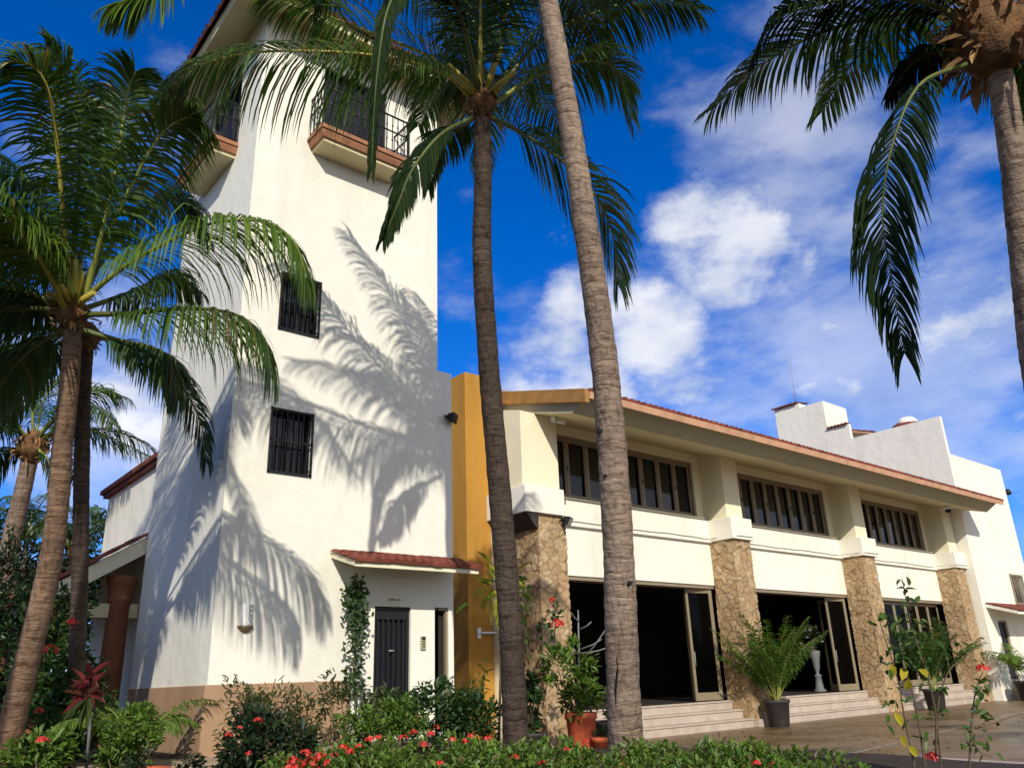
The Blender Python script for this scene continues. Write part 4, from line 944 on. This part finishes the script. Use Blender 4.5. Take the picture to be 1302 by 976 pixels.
for a in (0, 60, 120, 200, 290): FE.append(dict(pts=arc(cE, R(a), .6, 3, 1.4), L=.7, n=50, g=.7, mat='leafd', rib='rachisd'))
palm('smaller distant coconut palm with pale trunk at the far left, before the dark trees', tE, .20, .15, M['trunk'], FE, rings=90)

# F: right palm, crown in the top right corner
DF = 7.0
cF = dep(1256, 42, DF)
bF = dep(1420, 1000, DF+.3); bF.z = .2
tF = [bF, dep(1345, 620, DF+.2), dep(1315, 450, DF+.1), dep(1301, 320, DF), dep(1288, 200, DF), dep(1274, 110, DF), cF]
FF = [
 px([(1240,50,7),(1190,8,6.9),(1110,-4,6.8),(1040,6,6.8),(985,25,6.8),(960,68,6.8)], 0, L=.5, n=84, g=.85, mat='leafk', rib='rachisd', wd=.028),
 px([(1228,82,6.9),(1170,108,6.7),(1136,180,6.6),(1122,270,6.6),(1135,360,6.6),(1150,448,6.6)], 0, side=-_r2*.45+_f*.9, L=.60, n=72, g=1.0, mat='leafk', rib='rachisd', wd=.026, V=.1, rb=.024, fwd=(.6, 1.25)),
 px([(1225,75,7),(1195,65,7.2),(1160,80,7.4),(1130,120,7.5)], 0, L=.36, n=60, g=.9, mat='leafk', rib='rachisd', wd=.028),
 px([(1270,60,7),(1300,70,7.2),(1330,130,7.4),(1345,220,7.5)], 0, L=.5, n=70, g=.9, mat='leaf', rib='rachis', wd=.03),
]
for a, e_ in ((60, .9), (-30, .9), (10, .7), (-80, .8), (140, 1.0), (-140, 1.0), (100, .7)): FF.append(dict(pts=arc(cF+Vector((0, 0, .15)), R(a), e_, 2.8, 1.2), L=.6, n=66, g=.6, mat='leafd', rib='rachisd'))
palmF, topF = palm('coconut palm with ringed trunk and hanging fronds in the upper right corner', tF, .125, .096, M['trunk'], FF)
fibre(palmF, topF+Vector((0, 0, .05)), Vector((0, 0, 1)), .17, None, n=110, h=.75, name='dry_sheath')
b = MB()
for k in range(9):
    a = random.uniform(2.2, 5.2); p = topF+Vector((0, 0, .2)); q = p+Vector((math.cos(a)*.35, math.sin(a)*.35, random.uniform(-.02, .25)))
    b.tube([p, p.lerp(q, .5)+Vector((0, 0, .08)), q], .010, 5)
    for j in range(14): add_leaf(b, p.lerp(q, random.uniform(.3, 1)), rv(), rv(), .07, .03)
b.build('flower_stalks', M['croton'], palmF)

# G: palm left of the picture, only a frond tip hangs in at the top
cG = dep(60, -330, 7.6)
tG = [Vector((-3.2, 4.6, .3)), Vector((-2.6, 5.2, 3)), Vector((-1.6, 5.8, 6)), cG]
FG = [px([(70,-330,7.6),(150,-220,7.5),(208,-90,7.4),(200,-25,7.4),(165,-2,7.4),(138,8,7.4)], 0, L=.5, n=76, g=.8, mat='leafy', rib='rachisy')]
for a in (140, 200, 255, 310): FG.append(dict(pts=arc(cG, R(a), .7, 3.2, 1.4), L=.7, n=60, g=.7, mat='leaf'))
palm('coconut palm outside the left edge with one yellow-green frond tip hanging in at the top', tG, .17, .12, M['trunk'], FG, rings=80)

# ------------------------------------------------------------------ garden plants
def bush(name, label, cat, blobs, ls, m, flowers=(), fm='redf', group=None, stems=6, up=.5, wr=.5, frad=.06):
    c0 = Vector(blobs[0][0]); e = tag(empty(name, (c0.x, c0.y, bedz(c0.x, c0.y))), label, cat, group); b = MB(); st = MB()
    for (c, r, n_) in blobs:
        cs = shrub(b, c, r, n_, ls, 0, None, up, wr)
        for q in random.sample(cs, min(stems, len(cs))):
            g0 = Vector((c[0]+random.uniform(-.1, .1), c[1]+random.uniform(-.1, .1), min(c[2]-r[2]*.5, bedz(c0.x, c0.y))))
            st.tube([g0, g0.lerp(q, .5)+rv()*.06, q], [.014, .010, .005], 5)
    b.build('foliage', M[m], e)
    if st.v: st.build('stems', M['stem'], e)
    for (p, k) in flowers: cluster('flower', p, frad*k, M[fm], e)
    return e
V3 = Vector
def D(x, y, d): return tuple(dep(x, y, d))
# front hedge along the plaza, in clumps that read as one hedge
hp = []
for (x, yt, d) in ((372, 952, 7.9), (425, 940, 8.0), (480, 926, 8.1), (535, 922, 8.2), (590, 922, 8.3), (645, 925, 8.3), (700, 927, 8.3), (755, 933, 8.4), (810, 926, 8.5), (850, 926, 8.6), (890, 927, 8.7), (930, 930, 8.8), (970, 934, 8.9), (1010, 939, 9.1), (1050, 946, 9.3), (1085, 957, 9.5)):
    hp.append((x, yt+51, d, 950)); hp.append((x+20, yt+74, d-.55, 600))
blobs = []
for (x, y, d, n_) in hp:
    c = dep(x, y, d); blobs.append((c, (.36, .36, .27), n_))
fl = []
for (x, y, k) in ((380, 962, 1.5), (372, 955, 1.2), (395, 958, 1.5), (408, 950, 1.2), (402, 968, 1.2), (368, 965, 1.4), (388, 946, 1.2), (418, 958, 1.2), (436, 938, 1.0), (512, 925, .9), (538, 934, .9), (575, 928, .8), (470, 927, .9), (480, 925, .9), (445, 944, 1.0), (425, 948, .9), (456, 936, .8), (525, 919, .9), (548, 921, .9), (598, 924, .8), (592, 930, .8), (620, 926, .8), (745, 932, .9), (790, 962, .9), (830, 962, .8), (962, 958, 1), (985, 961, 1.1), (1035, 968, 1), (690, 958, .9), (655, 950, .8), (560, 958, .9), (890, 968, .9), (720, 940, .7), (630, 968, .8)):
    dd = 7.75 + max(0, x-700)*.0028; fl.append(((x, y+13, dd), k))
bush('ixora_hedge', 'low bright green hedge with red ixora flowers running along the bottom of the picture', 'hedge', blobs, .078, 'hedge', [(dep(*p), k) for p, k in fl], 'redf', stems=3, frad=.047)
fl = [((565, 925, 9.2), 1), ((590, 928, 9.3), 1), ((600, 930, 9.4), .9)]
bush('flowering_bush', 'dark leafy bush with few red flowers at the lower left end of the hedge', 'bush', [(D(330, 945, 9.2), (.42, .42, .38), 1500), (D(300, 975, 9.0), (.3, .3, .3), 800), (D(375, 955, 9.2), (.25, .25, .25), 600)], .085, 'bushd', [(dep(328, 917, 8.8), .8), (dep(290, 935, 8.9), .7), (dep(316, 958, 8.7), .6), (dep(305, 925, 8.8), .5)], 'redf')
bush('olive_bush', 'grey-green thin bush against the brown base of the tower, behind the dark bush', 'bush', [(D(330, 905, 11.2), (.5, .4, .42), 750), (D(380, 915, 11.2), (.35, .3, .35), 500)], .10, 'olive', stems=10, wr=.3)
bush('olive_bush', 'grey-green bush left of the barred tower door', 'bush', [(D(440, 905, 11.2), (.45, .4, .40), 800), (D(490, 900, 11.3), (.35, .3, .34), 600)], .10, 'olive', [(dep(470, 915, 10.8), .7)], 'orangef', stems=10, wr=.32)
bush('green_bush', 'dense dark green bush in front of the two tower doors', 'bush', [(D(560, 905, 11.2), (.5, .45, .36), 1700), (D(605, 912, 11.1), (.38, .35, .30), 1000), (D(515, 908, 11.2), (.32, .32, .30), 800)], .085, 'bush', [(dep(530, 912, 10.7), .8), (dep(528, 920, 10.6), .7), (dep(555, 925, 10.6), .8)], 'orangef')
bush('lime_bush', 'small lime-green bush in the middle of the flower bed before the dark bush', 'bush', [(D(505, 912, 10.0), (.32, .3, .22), 700), (D(455, 922, 9.8), (.3, .3, .2), 500)], .08, 'bushl', stems=4)
# climber by the canopy
def atY(x, y, Y):
    r_ = raydir(x, y); return CAMPOS + r_*((Y-CAMPOS.y)/r_.y)
e = tag(empty('climbing_shrub', atY(450, 890, 11.75)), 'tall narrow climbing shrub on the tower wall under the canopy end', 'shrub')
b = MB(); st = MB(); pts = [atY(x, y, 11.78) for x, y in ((452, 890), (450, 850), (453, 800), (449, 770), (447, 735))]
st.tube(pts, [.02, .018, .015, .012, .006], 6); C = catmull(pts, 40)
for k in range(560):
    u = random.random()**.8; p = C[int(u*40)] + Vector((random.gauss(0, .09), random.gauss(-.03, .06), random.gauss(0, .05))); add_leaf(b, p, rv()+Vector((0, -.3, .2)), rv()+Vector((0, -1, .5)), random.uniform(.06, .11), .05)
for k in range(90):
    p = atY(random.uniform(448, 466), random.uniform(738, 790), 11.75); add_leaf(b, p, rv(), rv()+Vector((0, -1, 0)), .10, .055)
b.build('foliage', M['bush'], e); st.build('stems', M['stem'], e)
# croton-like shrub by the ochre wall
e = tag(empty('croton', dep(632, 940, 12.6)), 'croton with long yellow-green leaves behind the dark palm trunk', 'plant')
b = MB(); st = MB(); g0 = dep(634, 950, 12.6); tip = dep(636, 745, 12.6); st.tube([g0, g0.lerp(tip, .5)+rv()*.08, tip], [.025, .02, .01], 6)
for k in range(70):
    p = tip + Vector((random.gauss(0, .16), random.gauss(0, .16), random.gauss(0, .22))); d = (p-tip)*1.4 + Vector((0, 0, random.uniform(-.25, .2))) + rv()*.1; add_leaf(b, p, d, Vector((0, 0, 1))+rv()*.4, random.uniform(.18, .32), .075, 0, .2, .3)
b.build('foliage', M['croton'], e); st.build('stem', M['stem'], e)
e = tag(empty('croton', dep(613, 920, 12.4)), 'thin yellow-green shoot low against the ochre wall', 'plant')
b = MB(); st = MB(); g0 = dep(612, 930, 12.4); tip = dep(616, 838, 12.4); st.tube([g0, tip], [.016, .008], 6)
for k in range(26):
    p = g0.lerp(tip, random.uniform(.5, 1)) + rv()*.06; add_leaf(b, p, rv()+Vector((0, 0, .2)), Vector((0, 0, 1))+rv()*.5, random.uniform(.1, .2), .05)
b.build('foliage', M['croton'], e); st.build('stem', M['rachisy'], e)
# left garden
bush('hibiscus_shrub', 'large dark hibiscus shrub with red and orange flowers between the left palm trunks and porch', 'shrub',
     [(D(72, 795, 12.0), (.45, .5, .5), 1100), (D(70, 860, 11.4), (.6, .6, .5), 1500), (D(92, 900, 11.0), (.42, .5, .45), 1100), (D(60, 930, 10.6), (.6, .6, .45), 1200), (D(10, 790, 12.4), (.8, .8, .6), 1300)], .11, 'bush',
     [(dep(63, 828, 10.4), 1.6), (dep(91, 792, 11), 1.3), (dep(50, 905, 10.1), 1.0), (dep(60, 770, 11.3), .9)], 'redf')
bush('hibiscus_shrub', 'deep green broad shrub filling the left edge under the far palm', 'shrub', [(D(10, 740, 15), (.9, 1, .8), 1500), (D(15, 830, 13), (.9, .9, .7), 1400), (D(70, 760, 15), (.7, .7, .6), 900)], .12, 'bushd')
bush('lime_shrub', 'small bright lime shrub in the lower left corner', 'shrub', [(D(45, 960, 8.6), (.34, .3, .22), 700), (D(70, 950, 8.8), (.22, .2, .16), 300)], .09, 'bushl', [(dep(54, 942, 8.3), 1.0)], 'redf', stems=4)
bush('lime_shrub', 'bright green leafy shrub in front of the brown plinth left of the tower corner', 'shrub', [(D(165, 930, 9.4), (.26, .24, .26), 650), (D(150, 955, 9.2), (.22, .2, .2), 350), (D(185, 945, 9.3), (.2, .2, .18), 300)], .085, 'bushl', stems=5)
bush('ground_cover', 'low dark ground cover at the foot of the tower plinth', 'ground cover', [(D(215, 985, 9.2), (.6, .5, .16), 900), (D(120, 985, 9.0), (.7, .5, .2), 900)], .07, 'bushd', stems=0)
# cordyline
e = tag(empty('cordyline', dep(110, 985, 9.2)), 'red-leaved cordyline on a thin cane in front of the left shrubs', 'plant')
st = MB(); g0 = dep(109, 985, 9.2); h0 = dep(114, 868, 9.2); st.tube([g0, g0.lerp(h0, .5)+Vector((.02, 0, 0)), h0], [.022, .018, .014], 7); st.build('cane', M['greystem'], e)
b = MB()
for k in range(34):
    a = random.uniform(0, 6.28); el = random.uniform(-.5, 1.3); d = Vector((math.cos(a)*math.cos(el), math.sin(a)*math.cos(el), math.sin(el))); add_leaf(b, h0+Vector((0, 0, random.uniform(-.15, .1))), d, Vector((0, 0, 1))+rv()*.2, random.uniform(.16, .31), .045, 0, .35, .35)
b.build('leaves', M['cord'], e)
b = MB()
for k in range(16):
    a = random.uniform(0, 6.28); d = Vector((math.cos(a), math.sin(a), random.uniform(-1.2, -.2))); add_leaf(b, h0+Vector((0, 0, -.16)), d, Vector((0, 0, 1)), random.uniform(.25, .4), .055, 0, .3, .3)
plabel(b.build('leaves', M['olive'], e), 'drooping green older leaves')
# small palms: builder
def areca(name, label, base, h, n, spread, lm='leaf', L=.28, pot=None, cat='potted palm', group=None, wd=.02, n_l=34, g=.8):
    base = Vector(base); e = tag(empty(name, base), label, cat, group); z0 = base.z
    if pot:
        r, ph, pm = pot; b = MB(); b.lathe(base, [(r*.72, 0), (r*.78, .02), (r*.96, ph*.86), (r*1.06, ph*.88), (r*1.06, ph), (r*.94, ph), (r*.92, ph*.9), (0.01, ph*.9)], 28); b.build('pot', M[pm], e)
        z0 += ph*.9
    st = MB()
    for k in range(n):
        a = 6.283*k/n + random.uniform(-.4, .4); el = random.uniform(.95, 1.5); ln = h*random.uniform(.7, 1.08); p0 = Vector((base.x+math.cos(a)*.08*spread, base.y+math.sin(a)*.08*spread, z0-.03))
        fb = MB(); frond_mesh(fb, arc(p0, a, el, ln, random.uniform(.9, 1.7)*spread), L=L, n=n_l, g=g, wd=wd*1.3, rb=.014, start=.25, V=.3, dense=False); fb.build('frond', [M[lm], M['rachis']], e)
    return e
areca('areca_palm', 'bushy lime-green little palm beside the terracotta column at the tower corner', dep(165, 960, 10.2), 1.25, 14, 1.1, 'leafy', .34, None, 'palm', None)
# potted plants in front of the hall
areca('potted_palm', 'potted areca palm in dark pot standing at the second stone column', (21.55, 14.25, 0), 2.45, 34, .42, 'leaf', .44, (.36, .72, 'blackpot'), group='potted palms in front of the hall', wd=.03)
areca('potted_palm', 'potted areca palm hidden behind the saplings at the third stone column', (30.9, 14.0, 0), 2.6, 18, .4, 'leafd', .5, (.36, .7, 'blackpot'), group='potted palms in front of the hall', wd=.04)
areca('potted_palm', 'potted areca palm in brown pot by the door of the far white building', (38.45, 13.55, 0), 2.5, 12, 1.1, 'leafy', .45, (.5, .75, 'blackpot'), group='potted palms in front of the hall', wd=.035)
# red clay pot with shrub
# two palms out of the picture on the right, whose crowns shade the plaza
for (bx_, by_, ht, lab) in ((15.0, -5.5, 8.5, 'coconut palm right of the picture shading the near plaza'), (26.0, -7.5, 9.5, 'coconut palm far right of the picture shading the far plaza')):
    tp = Vector((bx_-.6, by_+.4, ht)); palm(lab, [Vector((bx_, by_, 0)), Vector((bx_-.1, by_, ht*.5)), tp], .19, .13, M['trunk'], [dict(pts=arc(tp, R(a), random.uniform(.1, 1.0), 3.8, 1.5), L=.75, n=56, g=.7, mat='leafd', rib='rachisd') for a in range(0, 360, 45)], rings=60)
def pot(name, label, base, r, h, pm, blobs, ls, m, cat='potted plant', stems=5, wr=.5):
    base = Vector(base); e = tag(empty(name, base), label, cat); b = MB(); b.lathe(base, [(r*.80, 0), (r*.84, .02), (r*.95, h*.84), (r*1.05, h*.86), (r*1.06, h), (r*.93, h), (r*.92, h*.92), (.01, h*.92)], 32); b.build('pot', M[pm], e)
    f = MB(); st = MB()
    for (o, rr, n_) in blobs:
        c = base+Vector(o); cs = shrub(f, c, rr, n_, ls, 0, None, .6, wr)
        for q in random.sample(cs, min(stems, len(cs))): st.tube([base+Vector((0, 0, h*.9)), base.lerp(q, .5)+Vector((0, 0, .2)), q], [.02, .014, .006], 5)
    f.build('foliage', M[m], e)
    if st.v: st.build('stems', M['stem'], e)
    return e
pot('potted_shrub', 'red clay pot with a green shrub in front of the first stone column', (12.2, 12.62, 0), .31, .84, 'redpot', [((0, 0, 1.15), (.38, .38, .35), 420), ((.1, 0, 1.75), (.45, .4, .5), 260), ((-.45, 0, 1.7), (.4, .35, .35), 220)], .17, 'bushl', wr=.42)
pot('potted_shrub', 'dark round pot with upright bright green plant left of the red clay pot', (11.45, 13.3, 0), .30, .50, 'blackpot', [((0, 0, .95), (.26, .26, .4), 520), ((-.05, 0, 1.45), (.2, .2, .35), 260)], .17, 'bush', wr=.42)
pot('potted_shrub', 'dark planter half hidden behind the thick palm trunk', (13.35, 12.9, 0), .40, .62, 'blackpot', [((.1, 0, .95), (.35, .3, .3), 260)], .14, 'olive')
e = tag(empty('clay_pot', (12.35, 12.05, 0)), 'small low red clay pot beside the tall red one', 'pot'); b = MB(); b.lathe((12.35, 12.05, 0), [(.24, 0), (.3, .3), (.34, .32), (.34, .40), (.29, .40), (.28, .34), (.01, .34)], 26); b.build('pot', M['redpot'], e); b = MB(); shrub(b, (12.35, 12.05, .45), (.2, .2, .12), 120, .1); b.build('foliage', M['bush'], e)
e = tag(empty('clay_pot', dep(172, 1018, 8.2)), 'terracotta pot rim at the bottom left among the plants', 'pot'); pc = dep(172, 1018, 8.2); b = MB(); b.lathe(pc, [(.2, -.1), (.27, .2), (.31, .22), (.31, .30), (.26, .30), (.25, .24), (.01, .24)], 28); b.build('pot', M['redpot'], e); b = MB(); shrub(b, pc+Vector((0, 0, .34)), (.2, .2, .1), 160, .08); b.build('foliage', M['bushd'], e)
lt = MB()
for k in range(420):
    y_ = random.uniform(7.5, 14.4); x_ = edgex(y_)+.5+random.expovariate(.22)
    if x_ < 37: add_leaf(lt, Vector((x_, y_, .012)), Vector((random.uniform(-1, 1), random.uniform(-1, 1), random.uniform(0, .15))), Vector((0, 0, 1)), random.uniform(.05, .12), .05, 0, .2)
tag(lt.build('fallen_leaves', M['dryleaf']), 'dry fallen leaves scattered over the brown paving', 'fallen leaves', kind='stuff')
# bare frangipani
e = tag(empty('frangipani', (15.2, 14.9, 0)), 'leafless pale grey frangipani branches in front of the dark first bay', 'plant')
b = MB(); fb = dep(737, 880, 18.2); ft = dep(735, 775, 18.2); b.tube([fb, fb.lerp(ft, .5), ft], [.028, .024, .014], 8)
for (x, y, x2, y2) in ((738, 842, 770, 800), (738, 850, 728, 838), (738, 835, 726, 818), (738, 825, 765, 812), (736, 815, 722, 805), (736, 800, 752, 790), (738, 830, 775, 822), (736, 790, 726, 778), (737, 858, 724, 850)):
    p, q = dep(x, y, 18.2), dep(x2, y2, 18.0); b.tube([p, p.lerp(q, .6)+Vector((0, 0, -.03)), q], [.018, .015, .010], 7)
b.build('branches', M['greystem'], e)
# tall hibiscus stems by the first column
e = tag(empty('hibiscus', (13.55, 14.4, 0)), 'sparse hibiscus stems with red blooms against the first stone column', 'plant')
b = MB(); lf = MB()
for path in ([(690, 900), (700, 840), (706, 795), (704, 762)], [(684, 900), (672, 840), (668, 790), (664, 735)], [(690, 890), (688, 830), (690, 790), (712, 770)]):
    C = [dep(x, y, 17.4) for x, y in path]; b.tube(catmull(C, 12), .014, 5); CC = catmull(C, 20)
    for k in range(26): add_leaf(lf, random.choice(CC[8:])+rv()*.12, rv(), rv()+Vector((0, -1, .5)), .15, .09)
b.build('stems', M['stem'], e); lf.build('foliage', M['bush'], e)
for (x, y, k) in ((708, 795, 2.0), (702, 764, 1.1)): cluster('flower', dep(x, y, 17.3), .075*k, M['redf'], e)
# saplings in the foreground right
def sapling(label, stems, leaves, extra=()):
    e = tag(empty('sapling', dep(stems[0][0][0], 1000, 7.2)), label, 'sapling', None); b = MB(); f = MB(); y_ = MB()
    for path in stems:
        C = catmull([dep(x, y, 7.2) for x, y in path], 16); b.tube(C, [.011-.0005*k for k in range(17)], 6)
    for (x, y, n_, sp) in leaves:
        for k in range(int(n_*.62)+1):
            p = dep(x+random.gauss(0, sp), y+random.gauss(0, sp), 7.2+random.gauss(0, .05)); add_leaf(f, p, rv()+Vector((0, 0, -.1)), rv()*.6+Vector((-.3, -.5, .8)), random.uniform(.06, .11), .045, 0, .25, .15)
    b.build('stems', M['stem'], e); f.build('foliage', M['sapl'], e)
    for (x, y) in extra:
        add_leaf(y_, dep(x, y, 7.15), rv()+Vector((0, 0, -.8)), Vector((-.6, -.6, .3)), .13, .075, 0, .2, .2)
    if y_.v: plabel(y_.build('yellow_leaves', M['yleaf'], e), 'yellowing leaves')
    return e
sapling('tall thin sapling with yellowing leaves at the lower right, left of the red-flowered stem', [[(1170, 1040), (1163, 976), (1148, 900), (1143, 868), (1125, 810), (1112, 770)], [(1200, 1040), (1197, 976), (1187, 890), (1170, 830), (1158, 790), (1147, 735)], [(1185, 1040), (1170, 930), (1160, 880), (1150, 850)], [(1190, 960), (1192, 900), (1205, 855), (1225, 835)]],
        [(1147, 745, 10, 5), (1150, 770, 12, 8), (1140, 790, 10, 9), (1165, 795, 14, 10), (1160, 820, 30, 16), (1175, 840, 26, 15), (1150, 845, 22, 14), (1185, 825, 14, 12), (1138, 890, 14, 7), (1143, 915, 8, 8), (1195, 875, 10, 6), (1175, 910, 8, 7), (1180, 935, 9, 7), (1120, 790, 8, 8), (1190, 900, 6, 6)],
        ((1132, 843), (1150, 848), (1156, 862), (1144, 935), (1154, 948), (1170, 850), (1137, 905)))
e2 = sapling('thin dark-leaved stem topped by a dark red flower at the lower right', [[(1232, 1040), (1233, 960), (1237, 900), (1243, 870), (1250, 852)], [(1236, 940), (1246, 955), (1262, 962)], [(1240, 925), (1265, 918), (1302, 905)]],
        [(1247, 868, 14, 6), (1242, 885, 12, 6), (1245, 905, 12, 7), (1248, 920, 12, 7), (1232, 925, 6, 6), (1228, 945, 5, 5), (1240, 945, 6, 5), (1255, 955, 8, 6), (1230, 830, 9, 6), (1245, 833, 6, 6)])
cluster('flower', dep(1250, 851, 7.15), .055, M['redf'], e2)
cluster('flower', dep(1185, 965, 7.3), .07, M['redf'], e2)
# urn flowers
mats_g = leafmat('pale_petals', [(.25, .25, .22), (.3, .3, .28)], .1)
b = MB(); uc = ub+Vector((0, 0, 1.75)); shrub(b, uc, (.42, .42, .4), 260, .16, 0); ue = [o for o in COL.objects if o.name.startswith('flower_urn')][0]; b.build('foliage', M['bushd'], ue)
for k in range(9): cluster('flower', uc+rv().normalized()*.42, .07, mats_g, ue, 8)
# ------------------------------------------------------------------ trees beyond the porch
def tree(label, base, h, r, m, n=4200, ls=.24, group='trees behind the left wing'):
    base = Vector(base); e = tag(empty('tree', base), label, 'tree', group); b = MB(); b.tube([base, base+Vector((.1, .1, h*.35)), base+Vector((0, 0, h*.7))], [.16, .12, .06], 8)
    for k in range(7):
        a = random.uniform(0, 6.28); p = base+Vector((0, 0, h*random.uniform(.3, .55))); b.tube([p, p+Vector((math.cos(a)*r*.6, math.sin(a)*r*.6, h*.25))], [.06, .02], 6)
    b.build('trunk', M['stem'], e); f = MB()
    for k in range(6):
        o = Vector((random.uniform(-.5, .5)*r, random.uniform(-.5, .5)*r, h*random.uniform(.45, .85))); shrub(f, base+o, (r*.6, r*.6, r*.5), n//6, ls)
    f.build('crown', M[m], e)
for (x, y, d, h, r, m, lab) in ((15, 860, 27, 8.2, 2.4, 'bush', 'broad dark tree at the far left edge below the small palm'), (75, 860, 30, 9.0, 2.6, 'bushd', 'dark bushy tree behind the two left palm trunks'), (-40, 860, 24, 7.5, 2.4, 'bushd', 'dark tree outside the left edge')):
    p = dep(x, y, d); p.z = 0; tree(lab, p, h, r, m)
for (x, y, d) in ((35, 680, 27), (90, 700, 27)):
    p = dep(x, y, d); base = Vector((p.x, p.y, 0))
    nm = {35: 'feathery palm clump at the far left behind the trunks', 90: 'dark palm clump between the two left trunks'}[x]
    palm(nm, [base, base+Vector((.1, 0, p.z*.5)), p], .12, .08, M['trunkd'], [dict(pts=arc(p, R(a), random.uniform(.5, 1.2), 2.6, 1.5), L=.7, n=40, g=.7, mat='leaf' if a % 80 else 'leafd') for a in range(0, 360, 40)], rings=40, group='palm clumps behind the left garden')
